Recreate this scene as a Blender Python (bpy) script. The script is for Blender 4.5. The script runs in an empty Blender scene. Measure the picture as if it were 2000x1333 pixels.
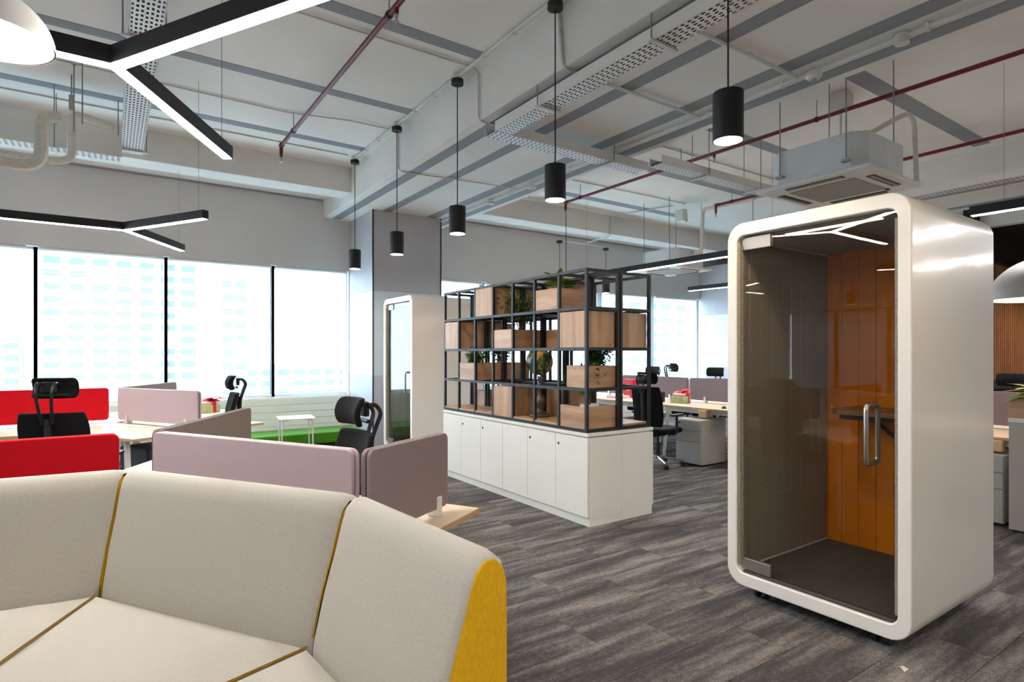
import bpy, bmesh, math, random
from mathutils import Vector, Matrix
random.seed(7)
PI = math.pi
SC = bpy.context.scene
COL = SC.collection

# ---------------------------------------------------------------- camera, world, exposure
YAW = math.atan(785/1140.)
cam_d = bpy.data.cameras.new('camera'); cam = bpy.data.objects.new('camera', cam_d); COL.objects.link(cam)
cam.location = (0, 0, 1.47); cam.rotation_euler = (PI/2, 0, -YAW)
cam_d.sensor_width = 36; cam_d.lens = 36*1140/2000; cam_d.shift_y = 0.01175; cam_d.clip_end = 2000
SC.camera = cam
SC.view_settings.view_transform = 'Standard'; SC.view_settings.look = 'None'
SC.view_settings.gamma = 1; SC.view_settings.use_curve_mapping = False
SC.view_settings.exposure = 1.6
W = bpy.data.worlds.new('world'); SC.world = W; W.use_nodes = True
bg = W.node_tree.nodes['Background']; bg.inputs[0].default_value = (0.74, 0.88, 1.0, 1); bg.inputs[1].default_value = 5.2
def portal(name, x0, x1, z0, z1, y):
    l = bpy.data.lights.new(name, 'AREA'); l.shape = 'RECTANGLE'; l.size = x1-x0; l.size_y = z1-z0
    l.cycles.is_portal = True
    o = bpy.data.objects.new(name, l); COL.objects.link(o)
    o.location = ((x0+x1)/2, y, (z0+z1)/2); o.rotation_euler = (-PI/2, 0, 0)   # pointing -Y, into the room
portal('window_portal', -6.9, 3.2, .82, 2.8, 9.62)
portal('window_portal', 4.45, 12.2, .82, 2.8, 9.62)
LED = 40.0      # emission of the linear LED diffusers
SPOT = 70.0     # emission of the pendant discs

# ---------------------------------------------------------------- materials
def lin(c):
    return tuple(((v/255)/12.92 if v/255 <= .04045 else ((v/255+.055)/1.055)**2.4) for v in c[:3]) + (1,)
def new_mat(name):
    m = bpy.data.materials.new(name); m.use_nodes = True
    return m, m.node_tree, m.node_tree.nodes['Principled BSDF']
def nd(nt, t, **kw):
    n = nt.nodes.new(t)
    for k, v in kw.items(): setattr(n, k, v)
    return n
def mapping(nt, scale=(1, 1, 1), coord='Object'):
    tc = nd(nt, 'ShaderNodeTexCoord'); mp = nd(nt, 'ShaderNodeMapping'); mp.inputs['Scale'].default_value = scale
    nt.links.new(tc.outputs[coord], mp.inputs['Vector']); return mp
def plain(name, rgb, rough=.5, metal=0., var=.06, nscale=3., bump=0., bscale=200., coat=0., spec=.5):
    m, nt, b = new_mat(name)
    mp = mapping(nt); nz = nd(nt, 'ShaderNodeTexNoise'); nz.inputs['Scale'].default_value = nscale; nz.inputs['Detail'].default_value = 3
    nt.links.new(mp.outputs[0], nz.inputs['Vector'])
    rp = nd(nt, 'ShaderNodeValToRGB'); c = lin(rgb)
    rp.color_ramp.elements[0].position = .3; rp.color_ramp.elements[1].position = .7
    rp.color_ramp.elements[0].color = tuple(v*(1-var) for v in c[:3])+(1,)
    rp.color_ramp.elements[1].color = tuple(min(1, v*(1+var)) for v in c[:3])+(1,)
    nt.links.new(nz.outputs[0], rp.inputs[0]); nt.links.new(rp.outputs[0], b.inputs['Base Color'])
    b.inputs['Roughness'].default_value = rough; b.inputs['Metallic'].default_value = metal
    b.inputs['Specular IOR Level'].default_value = spec
    if coat: b.inputs['Coat Weight'].default_value = coat; b.inputs['Coat Roughness'].default_value = .14
    if bump:
        n2 = nd(nt, 'ShaderNodeTexNoise'); n2.inputs['Scale'].default_value = bscale; n2.inputs['Detail'].default_value = 2
        nt.links.new(mp.outputs[0], n2.inputs['Vector'])
        bp = nd(nt, 'ShaderNodeBump'); bp.inputs['Strength'].default_value = bump; bp.inputs['Distance'].default_value = .002
        nt.links.new(n2.outputs[0], bp.inputs['Height']); nt.links.new(bp.outputs[0], b.inputs['Normal'])
        if coat: nt.links.new(bp.outputs[0], b.inputs['Coat Normal'])
    return m
def fabric(name, rgb, speck=.16, scale=330., rough=.95, stretch=(1, 1, .35)):
    m, nt, b = new_mat(name); c = lin(rgb)
    mp = mapping(nt, stretch); nz = nd(nt, 'ShaderNodeTexNoise'); nz.inputs['Scale'].default_value = scale; nz.inputs['Detail'].default_value = 4
    nt.links.new(mp.outputs[0], nz.inputs['Vector'])
    rp = nd(nt, 'ShaderNodeValToRGB'); rp.color_ramp.elements[0].position = .32; rp.color_ramp.elements[1].position = .68
    rp.color_ramp.elements[0].color = tuple(v*(1-speck) for v in c[:3])+(1,)
    rp.color_ramp.elements[1].color = tuple(min(1, v*(1+speck)) for v in c[:3])+(1,)
    nt.links.new(nz.outputs[0], rp.inputs[0]); nt.links.new(rp.outputs[0], b.inputs['Base Color'])
    b.inputs['Roughness'].default_value = rough; b.inputs['Specular IOR Level'].default_value = .2
    b.inputs['Sheen Weight'].default_value = .15 if rgb[0] > 60 else 0
    bp = nd(nt, 'ShaderNodeBump'); bp.inputs['Strength'].default_value = .25; bp.inputs['Distance'].default_value = .002
    nt.links.new(nz.outputs[0], bp.inputs['Height']); nt.links.new(bp.outputs[0], b.inputs['Normal'])
    return m
def wood(name, a, bcol, axis=2, rough=.45, scale=9.):
    m, nt, b = new_mat(name)
    s = [1, 1, 1]; s[axis] = .07
    mp = mapping(nt, tuple(s))
    oi = nd(nt, 'ShaderNodeObjectInfo'); ad = nd(nt, 'ShaderNodeVectorMath', operation='ADD'); ml = nd(nt, 'ShaderNodeMath', operation='MULTIPLY')
    ml.inputs[1].default_value = 37.; nt.links.new(oi.outputs['Random'], ml.inputs[0])
    nt.links.new(mp.outputs[0], ad.inputs[0]); nt.links.new(ml.outputs[0], ad.inputs[1])
    n1 = nd(nt, 'ShaderNodeTexNoise'); n1.inputs['Scale'].default_value = scale; n1.inputs['Detail'].default_value = 6; n1.inputs['Distortion'].default_value = .6
    nt.links.new(ad.outputs[0], n1.inputs['Vector'])
    n2 = nd(nt, 'ShaderNodeTexNoise'); n2.inputs['Scale'].default_value = scale*9; n2.inputs['Detail'].default_value = 3
    nt.links.new(ad.outputs[0], n2.inputs['Vector'])
    mx = nd(nt, 'ShaderNodeMath', operation='MULTIPLY_ADD'); mx.inputs[1].default_value = .35
    nt.links.new(n2.outputs[0], mx.inputs[0]); nt.links.new(n1.outputs[0], mx.inputs[2])
    rp = nd(nt, 'ShaderNodeValToRGB'); rp.color_ramp.elements[0].position = .42; rp.color_ramp.elements[1].position = .95
    rp.color_ramp.elements[0].color = lin(bcol); rp.color_ramp.elements[1].color = lin(a)
    nt.links.new(mx.outputs[0], rp.inputs[0]); nt.links.new(rp.outputs[0], b.inputs['Base Color'])
    b.inputs['Roughness'].default_value = rough
    return m
def emit(name, rgb, s):
    m = bpy.data.materials.new(name); m.use_nodes = True; nt = m.node_tree; nt.nodes.clear()
    e = nd(nt, 'ShaderNodeEmission'); e.inputs[0].default_value = lin(rgb); e.inputs[1].default_value = s
    o = nd(nt, 'ShaderNodeOutputMaterial'); nt.links.new(e.outputs[0], o.inputs[0]); return m
def glass(name, tint, ior=1.5, rough=.0):
    m = bpy.data.materials.new(name); m.use_nodes = True; nt = m.node_tree; nt.nodes.clear()
    t = nd(nt, 'ShaderNodeBsdfTransparent'); t.inputs[0].default_value = lin(tint)
    g = nd(nt, 'ShaderNodeBsdfGlossy'); g.inputs['Roughness'].default_value = rough
    f = nd(nt, 'ShaderNodeFresnel'); ge = nd(nt, 'ShaderNodeNewGeometry'); mr = nd(nt, 'ShaderNodeMapRange')   # parallel slab: no total reflection at the exit face
    mr.inputs['To Min'].default_value = ior; mr.inputs['To Max'].default_value = 1/ior; nt.links.new(ge.outputs['Backfacing'], mr.inputs[0]); nt.links.new(mr.outputs[0], f.inputs[0])
    mx = nd(nt, 'ShaderNodeMixShader'); o = nd(nt, 'ShaderNodeOutputMaterial')
    nt.links.new(f.outputs[0], mx.inputs[0]); nt.links.new(t.outputs[0], mx.inputs[1]); nt.links.new(g.outputs[0], mx.inputs[2]); nt.links.new(mx.outputs[0], o.inputs[0])
    return m
def sheer(name, rgb, open_=.5):
    m = bpy.data.materials.new(name); m.use_nodes = True; nt = m.node_tree; nt.nodes.clear()
    t = nd(nt, 'ShaderNodeBsdfTransparent'); tr = nd(nt, 'ShaderNodeBsdfTranslucent'); tr.inputs[0].default_value = lin(rgb)
    df = nd(nt, 'ShaderNodeBsdfDiffuse'); df.inputs[0].default_value = lin(rgb)
    m1 = nd(nt, 'ShaderNodeMixShader'); m1.inputs[0].default_value = .35
    nt.links.new(tr.outputs[0], m1.inputs[1]); nt.links.new(df.outputs[0], m1.inputs[2])
    wv = nd(nt, 'ShaderNodeTexNoise'); wv.inputs['Scale'].default_value = 600; mp = mapping(nt); nt.links.new(mp.outputs[0], wv.inputs['Vector'])
    mr = nd(nt, 'ShaderNodeMapRange'); mr.inputs['To Min'].default_value = open_-.06; mr.inputs['To Max'].default_value = open_+.06
    nt.links.new(wv.outputs[0], mr.inputs[0])
    mx = nd(nt, 'ShaderNodeMixShader'); o = nd(nt, 'ShaderNodeOutputMaterial')
    nt.links.new(mr.outputs[0], mx.inputs[0]); nt.links.new(m1.outputs[0], mx.inputs[1]); nt.links.new(t.outputs[0], mx.inputs[2]); nt.links.new(mx.outputs[0], o.inputs[0])
    return m
def carpet(name, use_rand=True):
    m, nt, b = new_mat(name)
    tc = nd(nt, 'ShaderNodeTexCoord'); geo = nd(nt, 'ShaderNodeNewGeometry')
    oi = nd(nt, 'ShaderNodeObjectInfo'); ml = nd(nt, 'ShaderNodeMath', operation='MULTIPLY'); ml.inputs[1].default_value = 61.
    nt.links.new(oi.outputs['Random'], ml.inputs[0])
    mp = nd(nt, 'ShaderNodeMapping'); mp.inputs['Scale'].default_value = (1.2, 9, 1); nt.links.new(geo.outputs['Position'], mp.inputs['Vector'])
    ad = nd(nt, 'ShaderNodeVectorMath', operation='ADD'); nt.links.new(mp.outputs[0], ad.inputs[0])
    if use_rand: nt.links.new(ml.outputs[0], ad.inputs[1])
    n1 = nd(nt, 'ShaderNodeTexNoise'); n1.inputs['Scale'].default_value = 1.0; n1.inputs['Detail'].default_value = 5; n1.inputs['Roughness'].default_value = .62
    nt.links.new(ad.outputs[0], n1.inputs['Vector'])
    n2 = nd(nt, 'ShaderNodeTexNoise'); n2.inputs['Scale'].default_value = 130; n2.inputs['Detail'].default_value = 3
    nt.links.new(geo.outputs['Position'], n2.inputs['Vector'])
    ma = nd(nt, 'ShaderNodeMath', operation='MULTIPLY_ADD'); ma.inputs[1].default_value = .5
    nt.links.new(n2.outputs[0], ma.inputs[0]); nt.links.new(n1.outputs[0], ma.inputs[2])
    n3 = nd(nt, 'ShaderNodeTexNoise'); n3.inputs['Scale'].default_value = 34; n3.inputs['Detail'].default_value = 4; nt.links.new(geo.outputs['Position'], n3.inputs['Vector'])
    mc = nd(nt, 'ShaderNodeMath', operation='MULTIPLY_ADD'); mc.inputs[1].default_value = .26; sb = nd(nt, 'ShaderNodeMath', operation='SUBTRACT'); sb.inputs[1].default_value = .5
    nt.links.new(n3.outputs[0], sb.inputs[0]); nt.links.new(sb.outputs[0], mc.inputs[0]); nt.links.new(ma.outputs[0], mc.inputs[2]); ma = mc
    mb = nd(nt, 'ShaderNodeMath', operation='MULTIPLY_ADD'); mb.inputs[1].default_value =   .07 if use_rand else 0
    nt.links.new(oi.outputs['Random'], mb.inputs[0]); nt.links.new(ma.outputs[0], mb.inputs[2])
    rp = nd(nt, 'ShaderNodeValToRGB'); e = rp.color_ramp.elements
    e[0].position = .60; e[0].color = lin((70, 69, 70)); e[1].position = .98; e[1].color = lin((143, 138, 136))
    k = e.new(.74); k.color = lin((87, 85, 85)); k = e.new(.85); k.color = lin((117, 113, 111))
    nt.links.new(mb.outputs[0], rp.inputs[0]); nt.links.new(rp.outputs[0], b.inputs['Base Color'])
    b.inputs['Roughness'].default_value = .97; b.inputs['Specular IOR Level'].default_value = .1
    bp = nd(nt, 'ShaderNodeBump'); bp.inputs['Strength'].default_value = .3; bp.inputs['Distance'].default_value = .003
    nt.links.new(n2.outputs[0], bp.inputs['Height']); nt.links.new(bp.outputs[0], b.inputs['Normal'])
    return m
M = {}
M['carpet'] = carpet('carpet_plank'); M['carpet_far'] = carpet('carpet_floor', False)
M['ceil'] = plain('painted_concrete', (236, 233, 228), .85, var=.05, nscale=.9, bump=.15, bscale=40)
M['beam'] = plain('beam_paint', (232, 229, 224), .8, var=.05, nscale=1.3, bump=.15, bscale=40)
M['stripe'] = plain('grey_stripe_paint', (146, 149, 154), .8, var=.03)
M['wall'] = plain('wall_paint', (220, 216, 213), .8, var=.03, nscale=1.)
M['board'] = plain('white_cladding', (226, 228, 226), .55, var=.02)
M['colgrey'] = plain('column_grey', (196, 193, 197), .5, var=.03)
M['collight'] = plain('column_glossy_panel', (206, 219, 228), .22, var=.03, spec=.7)
M['collilac'] = plain('column_lilac', (186, 185, 196), .5, var=.03)
M['black'] = plain('black_paint', (24, 24, 25), .5, var=.05)
M['blackmetal'] = plain('black_powder_coat', (17, 18, 21), .5, var=.06)
M['darkceil'] = plain('dark_brown_ceiling', (30, 23, 20), .8)
M['white'] = plain('white_lacquer', (232, 229, 224), .35, var=.02)
M['whitegloss'] = plain('white_glossy_shell', (240, 236, 230), .42, var=.02, nscale=2, coat=.4, bump=1.0, bscale=9)
M['cab'] = plain('white_laminate', (232, 229, 222), .5, var=.015)
M['lam'] = plain('white_desk_laminate', (233, 229, 226), .42, var=.015)
M['greymetal'] = plain('grey_metal', (176, 174, 168), .45, var=.02)
M['steel'] = plain('brushed_steel', (178, 172, 164), .28, metal=1, var=.04)
M['steelplate'] = plain('steel_plate', (172, 165, 155), .38, metal=.9, var=.05)
M['chrome'] = plain('chrome', (205, 205, 208), .12, metal=1, var=.01)
M['alu'] = plain('aluminium_frame', (206, 222, 232), .4)
M['sofa'] = fabric('beige_wool', (182, 176, 165), speck=.10, scale=420)
M['yellow'] = fabric('mustard_wool', (214, 164, 8), speck=.08, scale=180)
M['lilac'] = fabric('lilac_fabric', (198, 178, 184), speck=.06, scale=300, stretch=(1, 1, 1))
M['lilacshade'] = fabric('lilac_fabric_shaded', (112, 103, 100), speck=.06, scale=300, stretch=(1, 1, 1))  # lilac screen fabric with deep shade put into the colour
M['lilachalfshade'] = fabric('lilac_fabric_half_shaded', (150, 133, 134), speck=.06, scale=300, stretch=(1, 1, 1))  # the same lilac with half shade mixed into its colour
M['red'] = fabric('red_fabric', (205, 8, 28), speck=.07, scale=300, stretch=(1, 1, 1))
M['plum'] = fabric('plum_fabric', (122, 110, 118), speck=.06, scale=300, stretch=(1, 1, 1))
M['green'] = fabric('green_felt', (70, 132, 22), speck=.1, scale=200, stretch=(1, 1, 1))
M['chairfab'] = fabric('black_mesh_fabric', (19, 18, 19), speck=.2, scale=420, rough=.85, stretch=(1, 1, 1))
M['chairplast'] = plain('black_plastic', (22, 22, 23), .42)
M['feltgrey'] = fabric('grey_felt', (148, 142, 130), speck=.2, scale=110, stretch=(1, 1, .8))
M['orange'] = fabric('orange_felt', (255, 150, 0), speck=.05, scale=150, stretch=(1, 1, 1))
M['boothfloor'] = fabric('dark_carpet', (66, 64, 61), speck=.3, scale=160, stretch=(1, 1, 1))
M['oakv'] = wood('oak_vertical', (206, 168, 130), (146, 106, 74), 2)
M['oakh'] = wood('oak_along_y', (206, 168, 132), (144, 106, 76), 1)
M['oakx'] = wood('oak_along_x', (202, 162, 124), (142, 102, 70), 0)
M['maple'] = wood('pale_maple', (231, 213, 191), (217, 196, 170), 0, rough=.4, scale=5)
M['mapleedge'] = wood('maple_edge', (214, 183, 140), (196, 160, 116), 0, rough=.5)
M['slat'] = wood('slat_timber', (196, 142, 92), (150, 100, 60), 2, rough=.5)
M['walnut'] = wood('walnut_top', (150, 112, 74), (104, 74, 46), 1)
M['redpipe'] = plain('red_pipe_paint', (112, 12, 24), .35, var=.05)
M['redbox'] = plain('red_card', (205, 24, 40), .5)
M['pipe'] = plain('white_pipe', (214, 212, 206), .5, var=.03)
M['insul'] = plain('insulated_pipe', (222, 217, 207), .85, var=.08, nscale=20, bump=.4, bscale=30)
M['cables'] = plain('cable_bundle', (96, 92, 90), .6, var=.4, nscale=30)
M['rod'] = plain('zinc_rod', (150, 148, 146), .45, metal=.5)
M['wire'] = plain('grey_wire', (206, 200, 190), .6)
M['acwhite'] = plain('ac_white', (224, 221, 214), .5, var=.03)
M['foil'] = plain('ac_wrapped_body', (214, 219, 220), .6, var=.06, nscale=6, bump=.3, bscale=18)
M['acgrille'] = plain('ac_grille', (150, 142, 130), .6)
M['dark'] = plain('dark_slot', (26, 24, 22), .6)
M['domegrey'] = plain('dome_grey', (168, 164, 164), .5)
M['pot'] = plain('white_pot', (228, 227, 222), .4)
M['soil'] = plain('soil', (52, 40, 32), .95, var=.3, nscale=60)
M['stem'] = plain('stem_brown', (84, 66, 44), .8)
M['leafdark'] = plain('leaf_dark', (44, 74, 30), .45, var=.35, nscale=30)
M['leafmid'] = plain('leaf_mid', (78, 112, 42), .45, var=.3, nscale=30)
M['leafbright'] = plain('leaf_bright', (150, 176, 62), .4, var=.25, nscale=14)
M['pewter'] = plain('pewter', (96, 92, 84), .38, metal=.6, var=.2, nscale=12)
M['paper'] = plain('paper', (226, 222, 216), .7)
M['tan'] = wood('tan_ply', (224, 190, 150), (205, 168, 126), 2)
M['basket'] = plain('pale_green_box', (176, 184, 140), .6, var=.12, nscale=20)
M['bow'] = plain('red_ribbon', (214, 40, 52), .35, var=.2, nscale=30)
M['wrap'] = plain('patterned_wrap', (236, 196, 192), .35, var=.3, nscale=40)
M['bin'] = plain('charcoal_bin', (62, 64, 66), .5)
M['frost'] = plain('frosted_film', (190, 206, 222), .5, var=.06, nscale=4)
M['partdark'] = plain('dark_partition_frame', (60, 44, 36), .5)
M['winglass'] = glass('window_glass', (244, 250, 252))
M['doorglass'] = glass('tinted_door_glass', (246, 244, 240), ior=1.42)
M['doorglassfar'] = glass('clear_door_glass', (228, 232, 232), ior=1.7)
M['blind'] = sheer('sheer_blind', (150, 156, 160), .46)
M['led'] = emit('led_diffuser', (255, 250, 244), LED)
M['spot'] = emit('pendant_disc', (255, 226, 190), SPOT)
M['domeglow'] = emit('dome_diffuser', (255, 240, 224), 2.4)
M['warmglow'] = emit('warm_dome_diffuser', (255, 214, 180), 2.2)
M['pantryglow'] = emit('added_pantry_diffuser', (255, 220, 188), 9.)
M['boothglow'] = emit('booth_roof_glow', (255, 232, 206), .8)  # weak glow of the strip added inside the booths
M['bldg'] = plain('far_tower', (150, 158, 164), .8)
M['bldgwin'] = plain('far_tower_glass', (52, 72, 88), .5)
M['bldg2'] = plain('far_block', (120, 134, 142), .8)
M['street'] = plain('far_city_ground', (160, 170, 172), .9, var=.2, nscale=.05)
def globe_mat():
    m, nt, b = new_mat('globe_map'); mp = mapping(nt); n = nd(nt, 'ShaderNodeTexNoise'); n.inputs['Scale'].default_value = 15; n.inputs['Detail'].default_value = 8
    nt.links.new(mp.outputs[0], n.inputs['Vector']); rp = nd(nt, 'ShaderNodeValToRGB'); e = rp.color_ramp.elements
    e[0].position = .40; e[0].color = lin((46, 34, 26)); e[1].position = .75; e[1].color = lin((214, 180, 110))
    for p, c in ((.45, (54, 74, 66)), (.53, (70, 98, 66)), (.56, (122, 128, 62)), (.62, (196, 140, 66))): k = e.new(p); k.color = lin(c)
    nt.links.new(n.outputs[0], rp.inputs[0]); nt.links.new(rp.outputs[0], b.inputs['Base Color']); b.inputs['Roughness'].default_value = .25
    return m
M['globe'] = globe_mat()

# ---------------------------------------------------------------- mesh helpers
class MB:
    def __init__(s): s.v = []; s.f = []
    def add(s, vs, fs):
        n = len(s.v); s.v += [tuple(p) for p in vs]; s.f += [tuple(i+n for i in f) for f in fs]; return s
    def box(s, x0, x1, y0, y1, z0, z1):
        vs = [(x0,y0,z0),(x1,y0,z0),(x1,y1,z0),(x0,y1,z0),(x0,y0,z1),(x1,y0,z1),(x1,y1,z1),(x0,y1,z1)]
        return s.add(vs, [(0,3,2,1),(4,5,6,7),(0,1,5,4),(1,2,6,5),(2,3,7,6),(3,0,4,7)])
    def prism(s, pts, z0, z1, axis=2):
        n = len(pts)
        def P(p, h): return (p[0],p[1],h) if axis == 2 else ((h,p[0],p[1]) if axis == 0 else (p[0],h,p[1]))
        vs = [P(p, z0) for p in pts]+[P(p, z1) for p in pts]
        fs = [tuple(range(n))[::-1], tuple(range(n, 2*n))]+[(i,(i+1)%n,n+(i+1)%n,n+i) for i in range(n)]
        return s.add(vs, fs)
    def ringprism(s, o, i, x0, x1):           # outline o minus outline i (same count), along X, points are (y,z)
        n = len(o); vs = [(x0,)+tuple(p) for p in o]+[(x0,)+tuple(p) for p in i]+[(x1,)+tuple(p) for p in o]+[(x1,)+tuple(p) for p in i]
        fs = []
        for k in range(n):
            j = (k+1) % n
            fs += [(k,n+k,n+j,j), (2*n+k,2*n+j,3*n+j,3*n+k), (k,j,2*n+j,2*n+k), (n+k,3*n+k,3*n+j,n+j)]
        return s.add(vs, fs)
    def sweep(s, pts, r, n=8, cap=True, flat=1.0):
        pts = [Vector(p) for p in pts]; rs = r if isinstance(r, (list, tuple)) else [r]*len(pts)
        t0 = (pts[1]-pts[0]).normalized(); up = Vector((0,0,1)) if abs(t0.z) < .9 else Vector((1,0,0))
        a = t0.cross(up).normalized(); vs = []; fs = []
        for i, p in enumerate(pts):
            if i == 0: t = t0
            elif i == len(pts)-1: t = (pts[-1]-pts[-2]).normalized()
            else: t = ((pts[i+1]-p).normalized()+(p-pts[i-1]).normalized()).normalized()
            a = (a-t*a.dot(t)).normalized(); b = t.cross(a)
            for k in range(n):
                th = 2*PI*k/n; vs.append(p+a*math.cos(th)*rs[i]+b*math.sin(th)*rs[i]*flat)
        for i in range(len(pts)-1):
            for k in range(n):
                j = (k+1) % n; fs.append((i*n+k, i*n+j, (i+1)*n+j, (i+1)*n+k))
        if cap: fs += [tuple(range(n))[::-1], tuple(range((len(pts)-1)*n, len(pts)*n))]
        return s.add(vs, fs)
    def cyl(s, x, y, z0, z1, r, n=16, r2=None):
        return s.sweep([(x,y,z0),(x,y,z1)], [r, r if r2 is None else r2], n)
    def lathe(s, prof, x=0, y=0, n=24, z=0, closed=False):
        vs = []; fs = []; m = len(prof)
        for r, h in prof:
            for k in range(n):
                th = 2*PI*k/n; vs.append((x+r*math.cos(th), y+r*math.sin(th), z+h))
        for i in range(m-1):
            for k in range(n):
                j = (k+1) % n; fs.append((i*n+k, i*n+j, (i+1)*n+j, (i+1)*n+k))
        return s.add(vs, fs)
    def build(s, name, mat, parent=None, loc=None, rot=None, smooth=False, bevel=0, bseg=2, sub=0, angle=.6):
        me = bpy.data.meshes.new(name); me.from_pydata(s.v, [], s.f); me.materials.append(M[mat] if isinstance(mat, str) else mat)
        bm = bmesh.new(); bm.from_mesh(me); bmesh.ops.recalc_face_normals(bm, faces=bm.faces[:]); bm.to_mesh(me); bm.free()
        if smooth:
            me.shade_smooth()
            if angle: me.set_sharp_from_angle(angle=angle)
        o = bpy.data.objects.new(name, me); COL.objects.link(o)
        if parent: o.parent = parent
        if loc: o.location = loc
        if rot: o.rotation_euler = rot
        if bevel:
            b = o.modifiers.new('bevel', 'BEVEL'); b.width = bevel; b.segments = bseg; b.limit_method = 'ANGLE'; b.angle_limit = .7
        if sub:
            q = o.modifiers.new('sub', 'SUBSURF'); q.levels = sub; q.render_levels = sub
        return o
def bx(name, mat, parent, x0, x1, y0, y1, z0, z1, bevel=0, bseg=2):
    return MB().box(x0,x1,y0,y1,z0,z1).build(name, mat, parent, bevel=bevel, bseg=bseg)
def fillet(pts, r, n=5):
    P = [Vector(p) for p in pts]; out = [P[0]]
    for i in range(1, len(P)-1):
        a, b = (P[i-1]-P[i]), (P[i+1]-P[i]); d = min(r, a.length*.49, b.length*.49)
        p0 = P[i]+a.normalized()*d; p1 = P[i]+b.normalized()*d
        for k in range(n+1):
            t = k/n; out.append(p0*(1-t)**2+P[i]*2*t*(1-t)+p1*t*t)
    out.append(P[-1]); return out
def rrect(x0, x1, y0, y1, r, n=6, radii=None):
    rr = radii or (r,)*4; out = []
    for (cx, cy, a0), q in zip(((1,0,-90),(1,1,0),(0,1,90),(0,0,180)), rr):
        X = x1-q if cx else x0+q; Y = y1-q if cy else y0+q
        for k in range(n+1):
            a = math.radians(a0+90*k/n); out.append((X+q*math.cos(a), Y+q*math.sin(a)))
    return out
def tag(o, label=None, cat=None, group=None, kind=None):
    if label: o['label'] = label
    if cat: o['category'] = cat
    if group: o['group'] = group
    if kind: o['kind'] = kind
    return o
def thing(name, label, cat, loc=(0,0,0), rz=0, group=None):
    o = bpy.data.objects.new(name, None); COL.objects.link(o); o.location = loc; o.rotation_euler = (0,0,rz); o.empty_display_size = .1
    return tag(o, label, cat, group)
def struct(o): o['kind'] = 'structure'; return o
def sempty(name, loc=(0,0,0)):
    o = bpy.data.objects.new(name, None); COL.objects.link(o); o.location = loc; return struct(o)
def copy_part(o, parent, loc=None, rot=None):
    c = o.copy(); COL.objects.link(c); c.parent = parent
    if loc is not None: c.location = loc
    if rot is not None: c.rotation_euler = rot
    return c
def dup(root, loc, rz, label, group=None):
    r = root.copy(); COL.objects.link(r); r.location = loc; r.rotation_euler = (0,0,rz); r['label'] = label
    if group: r['group'] = group
    for ch in list(root.children):
        c = copy_part(ch, r)
        for g in list(ch.children): copy_part(g, c)
    return r

# ================================================================ THE SETTING
YW, YC = 9.45, 8.40          # window wall, column fronts
ZS, ZSL = 3.63, 4.10         # wide-beam soffit, slab
XL, XR, YF = -8.5, 15.0, -5.0
fl = struct(bx('floor', 'carpet_far', None, XL, XR, YF, YW+.3, -.12, -.006))
pm = None
for i in range(22):                                   # carpet planks, 0.30 x 1.0 m, laid along X in a staggered bond
    y0 = .1+i*.30
    x0 = .62-(i*.37 % 1.0)
    while x0 < 7.0:
        if y0 < .95*x0+3.2 and y0 > .12*x0-.75:
            if pm is None:
                pm = MB().box(.0015,.9985,.0015,.2985,-.006,0).build('carpet_plank', 'carpet', fl, loc=(x0, y0, 0))
            else: copy_part(pm, fl, (x0, y0, 0))
        x0 += 1.0
# slab and beams
ce = struct(MB().box(XL, 11.5, YF, YW+.3, ZSL, ZSL+.2).box(11.5, XR, 3.6, YW+.3, ZSL, ZSL+.2).build('ceiling', 'ceil'))
def stripe(parent, x0, x1, y0, y1, z): return bx('painted_stripe', 'stripe', parent, x0, x1, y0, y1, z-.003, z+.002)
for y in (7.29, 5.87, 4.41, 2.96, 1.5, 0.0, -1.5): stripe(ce, XL+.2, 2.70, y-.07, y+.07, ZSL)
for y in (7.42, 5.76, 4.28, 2.70, 1.2): stripe(ce, 5.72, 9.06, y-.09, y+.09, ZSL)
b1 = struct(bx('ceiling_beam', 'beam', None, 2.82, 4.76, YF, YW, ZS, ZSL+.05, bevel=.012))
for x0, x1 in ((2.93, 3.07), (3.40, 3.54), (4.13, 4.29), (4.52, 4.66)): stripe(b1, x0, x1, YF+.1, YW-.1, ZS)
b2 = struct(bx('ceiling_beam', 'beam', None, 9.20, 10.65, YF, 3.6, ZS, ZSL+.05, bevel=.012))
for x0, x1 in ((9.32, 9.46), (10.3, 10.45)): stripe(b2, x0, x1, YF+.1, 3.5, ZS)
for x0, x1 in ((XL, 2.82), (4.76, XR)):
    struct(bx('ceiling_cross_beam', 'beam', None, x0, x1, 8.12, 8.50, 3.745, ZSL+.05, bevel=.01))
    w = struct(bx('ceiling_edge_slab', 'ceil', None, x0, x1, 8.50, YW+.02, 3.92, ZSL+.04))
    stripe(w, x0+.05, x1-.05, 8.86, 8.98, 3.92)
    bx('joint_strip', 'stripe', w, x0+.02, x1-.02, YW-.07, YW+.01, 3.905, 3.925)
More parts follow.
